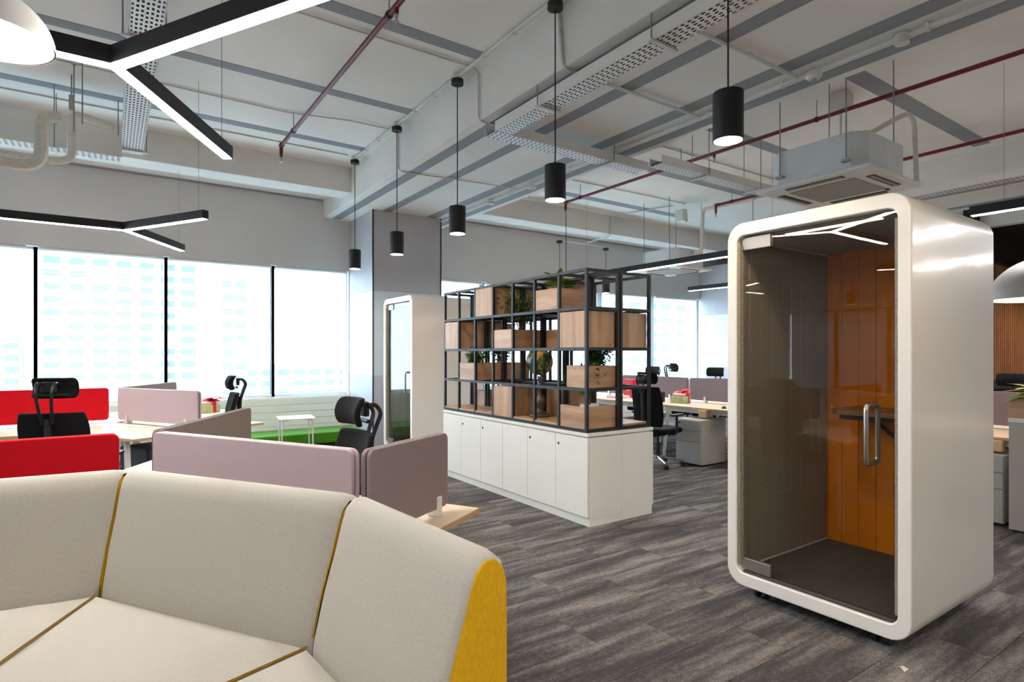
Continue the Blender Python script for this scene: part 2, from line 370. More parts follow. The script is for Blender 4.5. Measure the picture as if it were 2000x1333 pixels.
# window wall
wb = struct(MB().box(XL, XR, YW, YW+.3, 2.82, ZSL+.1).box(XL, XR, YW, YW+.3, 0, .785).box(12.30, XR, YW, YW+.3, .785, 2.82).box(XL, -6.9, YW, YW+.3, .785, 2.82).box(3.24, 4.42, YW, YW+.3, .785, 2.82).build('wall_back', 'wall'))
for (x0, x1) in ((XL+.3, 3.25), (4.40, 12.26)):
    for k in range(7): bx('cladding_board', 'board', wb, x0, x1, YW-.018, YW+.002, .02+k*.108, .02+k*.108+.103, bevel=.003)
def window(n, x0, x1):
    w = sempty('window_%d' % n, ((x0+x1)/2, YW+.12, .8)); h = (x1-x0)/2
    bx('pane', 'winglass', w, -h+.02, h-.02, .028, .036, .02, 2.0)
    for s in (-1, 1): bx('mullion', 'alu', w, s*h-.022, s*h+.022, -.03, .09, -.01, 2.02, bevel=.003)
    bx('sill_rail', 'alu', w, -h, h, -.02, .08, -.015, .03); bx('head_rail', 'alu', w, -h, h, -.02, .08, 1.99, 2.03)
lx = [-6.9, -5.2, -3.7, -2.23, -.78, .648, 2.078, 3.25]; rx = [4.42, 5.9, 7.42, 8.97, 10.64, 12.27]
bl_lab = {4: 'white roller blind over the tall pane behind the red desk screens', 5: 'white roller blind over the pane behind the side-view office chair',
          6: 'narrow white roller blind next to the grey column, hanging lowest', 3: 'white roller blind cut by the left edge of the photo'}
nwin = 0
def blind(x0, x1, zb, label):
    t = thing('roller_blind', label, 'blind', ((x0+x1)/2, YW+.045, zb), 0, 'roller blinds on the window wall'); h = (x1-x0)/2
    MB().add([(-h,0,.02),(h,0,.02),(h,0,2.83-zb),(-h,0,2.83-zb)], [(0,1,2,3)]).build('cloth', 'blind', t)
    bx('bottom_bar', 'white', t, -h, h, -.012, .012, 0, .026, bevel=.004)
    MB().sweep([(-h,.0,2.80-zb),(h,.0,2.80-zb)], .02, 10).build('roller_tube', 'white', t, smooth=True)
    MB().sweep([(h-.02,-.03,2.79-zb),(h-.02,-.03,.25)], .003, 5).build('pull_chain', 'alu', t)
for i in range(len(lx)-1):
    nwin += 1; window(nwin, lx[i], lx[i+1])
    if i >= 3: blind(lx[i]+.035, lx[i+1]-(.035 if i != 3 else .09), .77 if i == 6 else .80, bl_lab[i])
    else: blind(lx[i]+.05, lx[i+1]-.05, .80, 'white roller blind far along the window wall, out past the left edge (%s)' % ('nearest', 'second', 'third')[2-i])
rl = ['white roller blind just right of the grey column, glimpsed over the black shelf', 'white roller blind seen through the left cells of the black shelf', 'white roller blind seen through the middle of the black shelf',
      'white roller blind seen through the right end of the black shelf', 'white roller blind between the black shelf and the big phone booth']
for i in range(len(rx)-1):
    nwin += 1; window(nwin, rx[i], rx[i+1]); blind(rx[i]+.035, rx[i+1]-.035-(.08 if i == 4 else 0), .80, rl[i])
# columns
def column(x0, x1):
    c = struct(bx('column', 'colgrey', None, x0+.01, x1-.01, YC+.01, YW, 0, ZS))
    for (za, zb, mt) in ((0, 1.13, 'collilac'), (1.13, 2.41, 'collight'), (2.41, ZS, 'colgrey')):
        bx('facing_panel', mt, c, x0, x0+.012, YC+.004, YW, za+.002, zb-.002); bx('facing_panel', mt, c, x0+.004, x1, YC, YC+.012, za+.002, zb-.002)
    for x in (x0, x1): bx('corner_trim', 'black', c, x-.008, x+.010, YC-.008, YC+.010, 0, ZS)
column(3.25, 4.39); column(12.27, 13.4)
# far left glazed partition wall (seen mirrored in the booth door), back and right walls
wl = struct(MB().box(XL-.2, XL, YF, YW, 2.55, ZSL).box(XL-.2, XL, YF, 2.6, 0, 2.55).box(XL-.2, XL, 8.6, YW, 0, 2.55).build('wall_left', 'wall'))
for i in range(5):
    y0 = 2.6+i*1.2; bx('frosted_pane', 'frost', wl, XL-.11, XL-.09, y0+.03, y0+1.17, 0, 1.62); bx('clear_pane', 'collight', wl, XL-.11, XL-.09, y0+.03, y0+1.17, 1.62, 2.52)
    bx('partition_post', 'partdark', wl, XL-.15, XL-.02, y0-.03, y0+.03, 0, 2.55)
bx('partition_head', 'partdark', wl, XL-.15, XL-.01, 2.57, 8.63, 2.5, 2.58)
struct(bx('wall_front', 'wall', None, XL, XR, YF-.2, YF, 0, ZSL)); struct(bx('wall_right', 'wall', None, XR, XR+.2, YF, YW, 0, ZSL))
# pantry end: dark ceiling, bulkhead, slatted timber wall
struct(bx('ceiling_dark', 'darkceil', None, 11.55, XR, YF, 3.6, 3.46, 4.05)); struct(bx('trim_1', 'black', None, 10.66, 11.5, YF, 3.6, 3.80, 4.09))
struct(bx('trim_2', 'beam', None, 11.38, 11.55, YF, 3.6, 3.46, 3.78))
sw = struct(MB().box(11.25, XR, 3.42, 3.6, 0, 4.1).build('wall_pantry', 'darkceil'))
sl = None
for k in range(36):
    x = 11.28+k*.1
    if sl is None: sl = MB().box(0,.052,-.045,0,1.02,2.92).build('timber_slat', 'slat', sw, loc=(x,3.418,0), bevel=.004)
    else: copy_part(sl, sw, (x,3.418,0))
bx('slat_cap', 'partdark', sw, 11.25, XR, 3.36, 3.42, 2.92, 2.96)
# city outside
gd = tag(bx('city_ground', 'street', None, -600, 600, 30, 900, -62, -60), 'hazy ground of the city outside the windows', 'ground', kind='stuff')
def tower(x0, x1, y, z1, cols, rows, fz, mat, label, zb=-60):
    t = thing('office_tower', label, 'building', ((x0+x1)/2, y, zb)); w = (x1-x0)
    bx('tower_body', mat, t, -w/2, w/2, 0, 20, 0, z1-zb)
    pr = None; cw = w/cols
    for r in range(rows):
        for c in range(cols):
            if (r*7+c*3) % 11 == 5: continue
            p = (-w/2+cw*(c+.16), -.12, z1-zb-(r+1)*fz)
            if pr is None: pr = MB().box(0, cw*.66, 0, .3, 0, fz*.5).build('tower_window', 'bldgwin', t, loc=p)
            else: copy_part(pr, t, p)
tower(-14, 20, 180, 33, 7, 12, 3.2, 'bldg', 'pale high-rise with rows of windows, faint through the left blinds')
tower(21, 27, 150, 20, 2, 9, 3.2, 'bldg2', 'slim pale tower right of the wide high-rise, faint through a blind')
tower(-60, -21, 220, 6, 8, 6, 3.4, 'bldg2', 'low hazy block at the far left beyond the blinds')
tower(92, 140, 95, 34, 9, 12, 3.2, 'bldg', 'pale tower faint through the blind beside the phone booth')
tower(28, 66, 190, -2, 8, 5, 3.4, 'bldg', 'low pale block below the horizon left of the column')

# ================================================================ CEILING SERVICES AND LAMPS
def y_light(loc, arms, label, L=1.25, wires=True):
    t = thing('linear_pendant_light', label, 'light', loc, 0, 'linear LED lights')
    w, h = .032, .082
    for a in arms:
        ca, sa = math.cos(a), math.sin(a)
        b = MB(); b.box(-.02, L, -w, w, 0, h)
        hs = b.build('arm_housing', 'blackmetal', t, rot=(0,0,a), bevel=.002)
        d = MB().box(.0, L-.012, -w+.006, w-.006, -.004, .002).build('diffuser', 'led', t, rot=(0,0,a))
        if wires:
            MB().sweep([(ca*(L-.1), sa*(L-.1), h),(ca*(L-.1), sa*(L-.1), ZSL-loc[2])], .002, 5).build('suspension_wire', 'rod', t)
    return t
A3 = (math.radians(60), math.radians(-60), PI)
y_light((.02, 3.18, 2.76), A3, 'large Y-shaped black linear light at upper left, closest of all')
y_light((.13, 7.36, 2.76), A3, 'Y-shaped black linear light hanging before the left windows')
y_light((-4.1, 7.36, 2.76), A3, 'Y-shaped linear light past the left edge near the windows')
y_light((-4.1, 3.18, 2.76), A3, 'Y-shaped linear light past the left edge level with the sofa')
y_light((.02, -1.0, 2.76), A3, 'Y-shaped linear light behind the camera')
def bar_light(x, y0, y1, z, label):
    t = thing('linear_pendant_light', label, 'light', (x, y0, z), 0, 'linear LED lights'); L = y1-y0
    bx('arm_housing', 'blackmetal', t, -.034, .034, 0, L, 0, .085, bevel=.002); bx('diffuser', 'led', t, -.028, .028, .012, L-.012, -.004, .002)
    for y in (.25, L-.25): MB().sweep([(0,y,.085),(0,y,ZSL-z)], .002, 5).build('suspension_wire', 'rod', t)
bar_light(6.80, 3.9, 7.85, 2.76, 'straight black LED bar running out from behind the black shelf to the booth')
bar_light(6.68, -1.0, 2.08, 2.76, 'straight black LED bar at the right edge above the booth')
bar_light(9.92, 3.8, 7.92, 2.76, 'lower-looking black LED bar ending beside the far right window')
bar_light(8.95, -2.0, 2.2, 2.76, 'black LED bar over the far right bench, hidden by the booth')
def pendant(x, y, zt, label, drop=1.2, r=.078, h=.255, group='cylinder pendants along the beam'):
    t = thing('cylinder_pendant', label, 'light', (x, y, zt), 0, group)
    MB().lathe([(0,0),(.058,0),(.058,-.045),(0,-.045)], n=20).build('ceiling_rose', 'blackmetal', t, smooth=True, angle=.5)
    MB().sweep([(0,0,-.04),(0,0,-drop)], .005, 6).build('cord', 'black', t)
    MB().lathe([(0,-drop),(r,-drop),(r,-drop-h),(r-.006,-drop-h),(r-.006,-drop-h+.03),(r-.012,-drop-h+.03)], n=32).build('shade', 'blackmetal', t, smooth=True, angle=.5)
    MB().lathe([(0,-drop-h+.012),(r-.007,-drop-h+.012)], n=32).build('light_disc', 'spot', t)
XP = 2.70
pl = ['cylinder pendant farthest along the beam, beside the window', 'second cylinder pendant from the window, hanging in front of the grey column',
      'middle cylinder pendant of the five along the beam', 'fourth cylinder pendant from the window, above the black shelf', 'largest cylinder pendant, nearest the camera at upper right']
for y, l in zip((7.63, 6.24, 4.83, 3.36, 1.90), pl): pendant(XP, y, 4.05, l)
for y, l in zip((.42,-1.06,-2.54), ('added unseen cylinder pendant above and right of the camera','added unseen cylinder pendant behind the camera, first','added unseen cylinder pendant behind the camera, last')): pendant(XP, y, 4.05, l)  # unseen, row carried on past the camera to light the booth side
pendant(7.18, 8.80, 3.65, 'small far cylinder pendant whose cord drops behind the shelf plant', drop=.68, group='far pendants by the window')
pendant(8.33, 8.72, 3.61, 'small far cylinder pendant seen through the top of the black shelf', drop=.66, group='far pendants by the window')
pendant(-7.2, 6.4, 4.0, 'cylinder pendant by the far left glazed wall', group='far pendants by the window')
def dome(x, y, z, r, label, glow, mat, up):
    t = thing('dome_pendant', label, 'light', (x, y, z)); prof = []
    for k in range(13):
        a = PI/2*k/12; prof.append((r*math.cos(a), r*.88*math.sin(a)))
    MB().lathe(prof, n=40).build('shade', mat, t, smooth=True, angle=0)
    MB().lathe([(p[0]*.975, p[1]*.965+.002) for p in prof], n=40).build('shade_lining', 'white', t, smooth=True, angle=0)
    MB().lathe([(0,.06*r),(r*.93,.06*r)], n=40).build('diffuser', glow, t)
    MB().sweep([(0,0,r*.86),(0,0,up-z)], .006, 6).build('cord', 'black', t)
dome(-.33, 2.50, 2.48, .18, 'white glowing dome pendant cut by the top left corner', 'domeglow', 'white', ZSL)
dome(6.60, 1.50, 1.93, .42, 'grey dome pendant at the right edge before the slatted wall', 'warmglow', 'domegrey', ZSL)
dome(12.6, 2.3, 2.45, .3, 'added grey dome pendant out of view in the pantry', 'pantryglow', 'domegrey', 3.46)  # unseen dome added to brighten the timber slats
# cable trays with real slots
def slot_plate(L, Wd, pitch=.05, rows=6):
    b = MB(); nx = int(L/pitch); px = L/nx; ry = Wd/rows
    for i in range(nx):
        for j in range(rows):
            x0 = i*px; y0 = j*ry; off = (.25 if j % 2 else 0)*px
            a, c = x0+px*.14+off*.6, x0+px*.66+off*.6; d, e = y0+ry*.22, y0+ry*.78; x1, y1 = x0+px, y0+ry
            vs = [(x0,y0,0),(x1,y0,0),(x1,y1,0),(x0,y1,0),(a,d,0),(c,d,0),(c,e,0),(a,e,0)]
            b.add(vs, [(0,1,5,4),(1,2,6,5),(2,3,7,6),(3,0,4,7)])
    return b
def tray(name_loc, rz, L, Wd, label, side=.09, hang=(), top=ZSL, pitch=.05, rows=6):
    t = thing('cable_tray', label, 'cable tray', name_loc, rz, 'perforated cable trays')
    slot_plate(L, Wd, pitch, rows).build('perforated_base', 'white', t)
    for y in (0, Wd): bx('side_rail', 'white', t, 0, L, y-.003, y+.003, 0, side)
    bx('cable_bundle', 'cables', t, .02, L-.02, .012, Wd-.012, .006, .03)
    for x in hang:
        bx('hanger_bar', 'pipe', t, x-.015, x+.015, -.04, Wd+.04, -.02, -.006)
        for y in (-.03, Wd+.03): MB().sweep([(x,y,-.02),(x,y,top-name_loc[2])], .005, 6).build('hanger_rod', 'rod', t)
    return t
tray((2.86+.17, -1.0, 3.47), PI/2, 5.42, .17, 'white perforated cable tray running along the underside of the wide beam', hang=(1.2, 2.6, 3.55, 4.75), top=ZS)
tray((2.86, 4.42, 3.47), 0, 2.0, .17, 'white perforated cable tray crossing under the wide beam to the right', hang=(1.45,), top=ZS)
tray((4.80, 4.18, 3.48), 0, 2.15, .17, 'white perforated cable tray leading to the large ceiling cassette', hang=(.75, 1.75))
tray((8.70, -1.0, 3.48), PI/2, 4.4, .2, 'white perforated cable tray under the second beam at right', hang=(1.2, 3.1))
tray((.29, -.5, 3.62), PI/2, 8.0, .19, 'white perforated cable tray passing over the Y lights at left', hang=(2.0, 5.2, 7.85), pitch=.06, rows=7)
tray((-1.0, 7.28, 3.50), 0, 1.1, .18, 'short white perforated cable tray beside the left drain pipes', side=.22, hang=(.55,))
# sprinkler mains
def sprinkler(x, y0, y1, z, label, heads, hangers, r=.021):
    t = thing('sprinkler_pipe', label, 'pipe', (x, y0, z), 0, 'red sprinkler pipes'); L = y1-y0
    pts = fillet([(0,0,0),(0,L,0),(0,L,-.10)], .06)
    MB().sweep(pts, r, 10).build('main_pipe', 'redpipe', t, smooth=True)
    MB().sweep([(0,L-.06,0),(0,L+.012,0)], r*1.35, 10).build('elbow_socket', 'redpipe', t, smooth=True)
    for y in heads+[L]:
        zz = -.10 if y == L else -.02
        MB().sweep([(0,y,zz),(0,y,zz-.035)], r*.8, 8).build('head_socket', 'redpipe', t, smooth=True)
        h = MB().lathe([(0,-.035),(.012,-.037),(.012,-.06),(.004,-.085),(.02,-.088),(.02,-.092),(0,-.092)], y=y, z=zz, n=12).build('sprinkler_head', 'steel', t, smooth=True)
    for y in hangers:
        MB().sweep([(0,y,r+.012),(0,y,ZSL-z)], .005, 6).build('hanger_rod', 'rod', t)
        MB().lathe([(r+.004,-.012),(r+.008,-.012),(r+.008,.012),(r+.004,.012),(r+.004,-.012)], n=12).build('pipe_clip', 'dark', t, loc=(0,y,0), rot=(PI/2,0,0))
sprinkler(1.65, -2.0, 7.16, 3.9, 'red sprinkler pipe over the left bay, ending above the windows', [5.82], [2.4, 5.95, 8.6])
sprinkler(6.05, -2.0, 7.26, 3.9, 'long red sprinkler pipe crossing the right ceiling', [6.45], [3.4, 5.2, 6.95, 8.9])
sprinkler(8.2, -2.0, 6.00, 3.9, 'red sprinkler pipe farther right, partly behind the large cassette', [], [3.6, 5.6, 7.7])
# conduits
def conduit(label, pts, r=.013, mat='pipe', clips=(), boxes=(), name='conduit', cat='conduit', f=.08):
    t = thing(name, label, cat, pts[0], 0, 'conduits and cables on the ceiling'); o = Vector(pts[0])
    P = [tuple(Vector(p)-o) for p in pts]
    MB().sweep(fillet(P, f) if len(P) > 2 else P, r, 8).build('tube', mat, t, smooth=True)
    for c in clips: bx('clip', mat, t, c[0]-o.x-.02, c[0]-o.x+.02, c[1]-o.y-.012, c[1]-o.y+.012, c[2]-o.z-r-.004, c[2]-o.z+r+.006)
    for c in boxes: MB().lathe([(0,-.035),(.045,-.035),(.045,.03),(0,.03)], n=14).build('junction_box', mat, t, loc=tuple(Vector(c)-o), smooth=True, angle=.5)
    return t
conduit('straight white conduit that carries the row of cylinder pendants', [(XP,-3,4.08),(XP,7.66,4.08)], .018, clips=[(XP,y,4.08) for y in (.4,1.2,2.5,2.9,3.9,4.35,5.3,5.75,6.8,7.2)], boxes=[(XP,y,4.08) for y in (7.63,6.24,4.83,3.36,1.9)])
conduit('white conduit along the right edge of the wide beam', [(4.40,-3,3.60),(4.40,9.2,3.60)], .02, clips=[(4.40,y,3.6) for y in (.6,1.6,2.6,3.3,4.4,5.2,6.4)], boxes=[(4.40,1.75,3.59),(4.40,3.05,3.59),(4.40,5.6,3.59),(4.40,6.9,3.59)])
conduit('white conduit dropping down the beam face behind the fourth pendant', [(2.74,3.45,4.07),(2.805,3.45,4.07),(2.805,3.40,3.615),(4.38,3.38,3.605)], .013, clips=[(2.805,3.43,3.9)])
conduit('cable bending from the left slab over the beam edge', [(-4,4.66,4.085),(2.74,4.60,4.085),(2.805,4.62,4.07),(2.805,4.62,3.617),(3.3,4.62,3.615)], .008, mat='wire')
conduit('cable bending over the beam edge near the farthest pendants', [(-6,6.52,4.085),(1.6,6.60,4.085),(2.2,6.40,4.07),(2.74,6.42,4.085),(2.805,6.44,4.07),(2.805,6.44,3.617),(3.6,6.3,3.612),(4.35,6.2,3.605)], .008, mat='wire')
conduit('thin beige cable along the left slab near the cross beam', [(-6,7.62,4.09),(2.6,7.60,4.09)], .008, mat='wire')
conduit('white conduit across the right end of the wide beam', [(3.2,2.50,3.612),(4.38,2.47,3.605)], .014, clips=[(3.8,2.49,3.61)])
conduit('white conduit crossing from beam to right bay slab', [(5.05,5.0,4.085),(9.0,5.0,4.085)], .009, mat='wire')
conduit('twin cable along the right slab before the cross beam', [(4.95,6.75,4.085),(8.3,6.70,4.085)], .009, mat='wire')
conduit('twin white conduit above the right cross beam', [(4.8,7.85,4.07),(8.4,7.85,4.07)], .012, clips=[(x,7.85,4.07) for x in (5.2,5.9,6.6,7.3,8.0)])
conduit('white conduit stepping down over the right cross beam to the far pendants', [(8.2,6.9,4.08),(7.86,8.10,4.08),(7.86,8.095,3.70),(7.86,8.76,3.68)], .012)
conduit('white conduit between the two far pendants', [(7.12,8.80,3.665),(8.38,8.72,3.625)], .012)
conduit('thin black flex dropping to the black shelf', [(6.55,7.85,4.05),(6.56,7.86,3.0),(6.58,7.88,2.86)], .006, mat='black', f=.03)
for k, (x, y, z, l) in enumerate(((4.40,5.95,3.60,'white smoke detector on the beam above the middle pendant'), (4.40,2.35,3.60,'white smoke detector on the beam at upper right'))):
    t = thing('smoke_detector', l, 'detector', (x, y, z), 0, 'smoke detectors'); MB().lathe([(0,0),(.055,0),(.06,-.03),(.042,-.05),(0,-.052)], n=18).build('housing', 'acwhite', t, smooth=True); MB().lathe([(.02,-.052),(.024,-.06),(0,-.062)], n=12).build('sensor_tip', 'greymetal', t, smooth=True)
t = thing('junction_box', 'white square junction box with a dangling wire on the right slab', 'junction box', (6.1, 2.98, 4.0), .2)
bx('box_body', 'acwhite', t, -.10, .10, -.09, .09, -.05, .10, bevel=.01); MB().sweep(fillet([(0,0,-.05),(.02,.01,-.25),(.09,.02,-.36),(.0,.03,-.50)], .1), .011, 7).build('dangling_wire', 'wire', t, smooth=True)
t = thing('junction_box', 'white electrical box with black cables hung above the far cassette', 'junction box', (8.25, 6.75, 3.88), 0)
bx('box_body', 'acwhite', t, -.06, .06, -.09, .09, -.10, .10, bevel=.01); MB().sweep(fillet([(.06,0,0),(.16,0,.1),(.16,0,-.1),(.06,0,-.05)], .06), .008, 6).build('cable_loop', 'dark', t, smooth=True)
# ceiling cassettes
def cassette(x, y, z, label, S=.95, H=.30, rz=0.):
    t = thing('ceiling_cassette', label, 'air conditioner', (x, y, z), rz, 'ceiling cassette air conditioners'); h = S/2; q = .40
    MB().prism([(-q+.09,-q),(q-.09,-q),(q,-q+.09),(q,q-.09),(q-.09,q),(-q+.09,q),(-q,q-.09),(-q,-q+.09)], .045, .045+H).build('body', 'foil', t, bevel=.01)
    pn = MB().box(-h, h, -h, h, 0, .04).build('fascia_panel', 'acwhite', t, bevel=.012)
    bx('return_grille', 'acgrille', t, -.28, .28, -.28, .28, -.006, .004, bevel=.004)
    for a in range(4): MB().box(-.24, .24, -.41, -.345, -.004, .006).build('air_slot', 'dark', t, rot=(0,0,a*PI/2)); MB().box(-.23, .23, -.40, -.375, -.012, -.004).build('louvre', 'acgrille', t, rot=(0,0,a*PI/2))
    for sx in (-1, 1):
        for sy in (-1, 1):
            MB().sweep([(sx*(q+.02),sy*.28,.12),(sx*(q+.02),sy*.28,ZSL-z)], .006, 6).build('hanger_rod', 'rod', t)
            bx('hanger_bracket', 'greymetal', t, sx*(q+.02)-.03, sx*(q+.02)+.03, sy*.28-.03, sy*.28+.03, .10, .12)
    MB().sweep([(.30,-.28,-.002),(.30,-.28,-.012)], .018, 10).build('status_lens', 'dark', t)
    return t
cassette(5.27, 2.61, 2.90, 'large white ceiling cassette above the big phone booth')
cassette(8.16, 6.86, 2.90, 'smaller-looking ceiling cassette behind the LED bar near the far window')
cassette(-1.52, 6.4, 3.02, 'ceiling cassette peeking in at the left edge')
conduit('insulated pipe rising from the large cassette to a clamp', [(5.3,2.6,3.262),(5.74,2.29,3.56),(5.80,2.25,3.58),(5.82,2.22,3.5),(5.82,2.20,2.96)], .021, mat='insul', name='drain_pipe', cat='pipe', f=.05)
conduit('pale insulated drain pipe looping beside the left cassette', [(-1.25,6.9,3.26),(-.42,6.9,3.26),(-.30,6.9,3.30),(-.30,6.9,3.74),(.02,7.16,3.76)], .036, mat='insul', name='drain_pipe', cat='pipe', f=.1)
conduit('thick insulated refrigerant pipe turning up at the left', [(-1.3,6.6,3.12),(-.50,6.6,3.10),(-.50,6.6,3.56),(-.36,6.6,3.58)], .052, mat='insul', name='drain_pipe', cat='pipe', f=.16)
conduit('insulated drain pipe from the far cassette to the box', [(8.2,6.44,3.18),(8.30,6.36,3.2),(8.33,6.36,3.92),(8.33,5.4,3.90)], .035, mat='insul', name='drain_pipe', cat='pipe', f=.08)
dk = conduit('fat white duct pipe dropping beside the big booth', [(8.9,5.9,2.95),(8.9,5.9,3.50),(8.4,4.4,3.52)], .085, mat='pipe', name='drain_pipe', cat='pipe', f=.12)
MB().sweep([(-.45,-1.35,.6),(-.45,-1.35,ZSL-2.95)], .006, 6).build('hanger_rod', 'rod', dk); MB().sweep([(-.05,-.15,.6),(-.05,-.15,ZSL-2.95)], .006, 6).build('hanger_rod', 'rod', dk)
t = thing('pipe_clamp', 'grey hanging clamp holding the left drain pipe', 'clamp', (-.30, 6.9, 3.74)); bx('clamp_plate', 'greymetal', t, -.02, .02, -.03, .03, .03, .16); MB().sweep([(0,0,.15),(0,0,ZSL-3.74)], .007, 6).build('hanger_rod', 'rod', t)
for x, y, l in ((-.05,6.62,'bare threaded rod left of the cable tray'), (.02,6.35,'second bare threaded rod close to the cable tray')):
    t = thing('threaded_rod', l, 'rod', (x-.22, y, ZSL), 0, 'bare rods on the left slab'); MB().sweep([(0,0,0),(0,0,-.62)], .006, 6).build('rod', 'rod', t); MB().lathe([(0,0),(.022,0),(.022,-.012),(0,-.012)], n=8).build('anchor_nut', 'rod', t)

# ================================================================ FURNITURE
# ---- phone booths (opening faces -X in local space, origin at the floor under the centre)
def booth(loc, Wd, D, label, glassmat, desk=True):
    t = thing('phone_booth', label, 'phone booth', loc, 0, 'white phone booths'); h = Wd/2; z0, z1 = .075, 2.25
    MB().ringprism(rrect(-h, h, z0, z1, .105, 8), rrect(-h+.062, h-.062, z0+.075, z1-.075, .05, 8), 0, D).build('shell', 'whitegloss', t, smooth=True, bevel=.006, angle=.7)
    iy0, iy1, iz0, iz1 = -h+.062, h-.062, z0+.075, z1-.075
    n = 8; pw = (iy1-iy0)/n; p0 = None
    for k in range(n):
        q = (D-.05, iy0+k*pw, 0)
        if p0 is None: p0 = MB().box(0, .03, .0015, pw-.0015, iz0+.004, iz1-.004).build('orange_panel', 'orange', t, loc=q, bevel=.003); tag(p0, 'orange felt panel')
        else: copy_part(p0, t, q)
    nn = 8; pd = (D-.17)/nn; p1 = None
    for k in range(nn):
        for sgn in (1, -1):
            yy = (iy1-.022) if sgn > 0 else (iy0+.002)
            q = (.105+k*pd, yy, 0)
            if p1 is None: p1 = MB().box(.0015, pd-.0015, 0, .02, iz0+.03, iz1-.03).build('felt_panel', 'feltgrey', t, loc=q, bevel=.003)
            else: copy_part(p1, t, q)
    for sgn in (1, -1): bx('felt_edge', 'feltgrey', t, .012, .10, min(sgn*(h-.066), sgn*(h-.078)), max(sgn*(h-.066), sgn*(h-.078)), iz0+.05, iz1-.05)
    bx('back_panel', 'whitegloss', t, D-.018, D-.004, iy0, iy1, iz0, iz1)
    bx('floor_carpet', 'boothfloor', t, .06, D-.05, iy0+.004, iy1-.004, iz0+.002, iz0+.014); bx('floor_carpet', 'boothfloor', t, .02, .058, iy0+.03, iy1-.03, iz0+.002, iz0+.010)
    bx('roof_glow', 'boothglow', t, .10, .14, iy0+.12, iy1-.25, iz1-.020, iz1-.012)  # glowing strip added under the roof to lift the booth interior
    bx('roof_lining', 'feltgrey', t, .06, D-.05, iy0+.004, iy1-.004, iz1-.014, iz1-.002)
    # door
    dr = MB().prism(rrect(iy0+.006, iy1-.006, iz0+.012, iz1-.006, .042, 6), .045, .055, axis=0).build('glass_door', glassmat, t)
    for (za, zb) in ((iz0+.014, iz0+.085), (iz1-.085, iz1-.01)): bx('hinge_plate', 'steelplate', dr, .034, .066, iy1-.20, iy1-.012, za, zb, bevel=.003)
    hy = iy0+.135; zc = 1.06; hh = .148
    for s in (-1, 1):
        pts = fillet([(.05,hy,zc-hh),(.05+s*.06,hy,zc-hh),(.05+s*.06,hy,zc+hh),(.05,hy,zc+hh)], .055, 6)
        MB().sweep(pts, .0125, 12).build('door_handle', 'steel', dr, smooth=True)
    bx('door_edge_seal', 'dark', t, .04, .06, iy0+.001, iy0+.006, iz0+.06, iz1-.06)
    if desk:
        tp = MB().prism([(D-.46,iy0+.025),(D-.052,iy0+.025),(D-.052,iy0+.66),(D-.40,iy0+.66),(D-.46,iy0+.60)], 1.085, 1.115).build('fold_desk', 'walnut', t, bevel=.004)
        bx('desk_frame', 'black', tp, D-.42, D-.08, iy0+.03, iy0+.60, 1.055, 1.084)
        for x in (D-.36, D-.12): MB().sweep([(x,iy0+.42,1.06),(x,iy0+.03,.74)], .014, 4).build('desk_brace', 'black', tp)
    else:
        bx('fold_desk', 'walnut', t, D-.4, D-.052, iy0+.025, iy0+.6, 1.085, 1.115)
    bx('roof_vent', 'acwhite', t, .30, .70, -.2, .2, z1, z1+.035, bevel=.008)
    for cx in (.10, D-.10):
        for cy in (-h+.17, h-.17):
            cs = bx('caster', 'greymetal', t, cx-.03, cx+.03, cy-.022, cy+.022, .058, z0+.002)
            for s in (-1, 1):
                MB().sweep([(cx, cy+s*.026-.008*s, .03),(cx, cy+s*.026+.010*s, .03)], .03, 16).build('caster_wheel', 'black', cs, smooth=True, angle=.5)
                MB().sweep([(cx, cy+s*.035, .03),(cx, cy+s*.0375, .03)], .016, 12).build('wheel_hub', 'chrome', cs, smooth=True, angle=.5)
    return t
booth((3.12, 1.70, 0), 1.0, 1.09, 'big white rounded phone booth at right with tinted glass door and orange interior', 'doorglass')
booth((3.30, 7.62, 0), .98, 1.09, 'white phone booth by the grey column, seen side-on behind the shelf', 'doorglassfar', desk=False)

# ---- base cabinets and black shelf
def cabinet(x0, x1, y0, y1, label, front):
    t = thing('base_cabinet', label, 'cabinet', (x0, y0, 0), 0, 'white cabinets under the black shelf'); w = x1-x0; L = y1-y0
    bx('carcass', 'cab', t, .02 if front else 0, w if front else w-.02, .0, L, .075, .752)
    bx('plinth', 'cab', t, .022 if front else 0, w-.0 if front else w-.022, .0, L, 0, .074); bx('top_board', 'cab', t, 0, w, 0, L, .760, .79, bevel=.002)
    dw = L/3
    for k in range(3):
        xx = (.0, .019) if front else (w-.019, w)
        d = bx('door', 'cab', t, xx[0], xx[1], k*dw+.002, (k+1)*dw-.002, .078, .748, bevel=.002)
        if front and k < 2 or (not front and k > 0):
            ly = k*dw+(dw-.045); xf = 0 if front else w
            MB().sweep([(xf-.004,ly,.665),(xf+.004,ly,.665)], .011, 14).build('lock', 'dark', d, smooth=True, angle=.5)
YM = 4.97
cabinet(3.305, 3.705, 3.68, YM-.001, 'white three-door cabinet at the near end of the shelf, door side', True)
cabinet(3.305, 3.705, YM+.001, 6.26, 'white three-door cabinet at the far end of the shelf, door side', True)
cabinet(3.707, 4.11, 3.68, YM-.001, 'white cabinet on the back side of the shelf, its end panel facing the camera', False)
cabinet(3.707, 4.11, YM+.001, 6.26, 'white cabinet hidden behind the far door-side cabinet', False)
ZB = .792; CH = .350; CW = .3653; Y0S = 3.70; T = .026
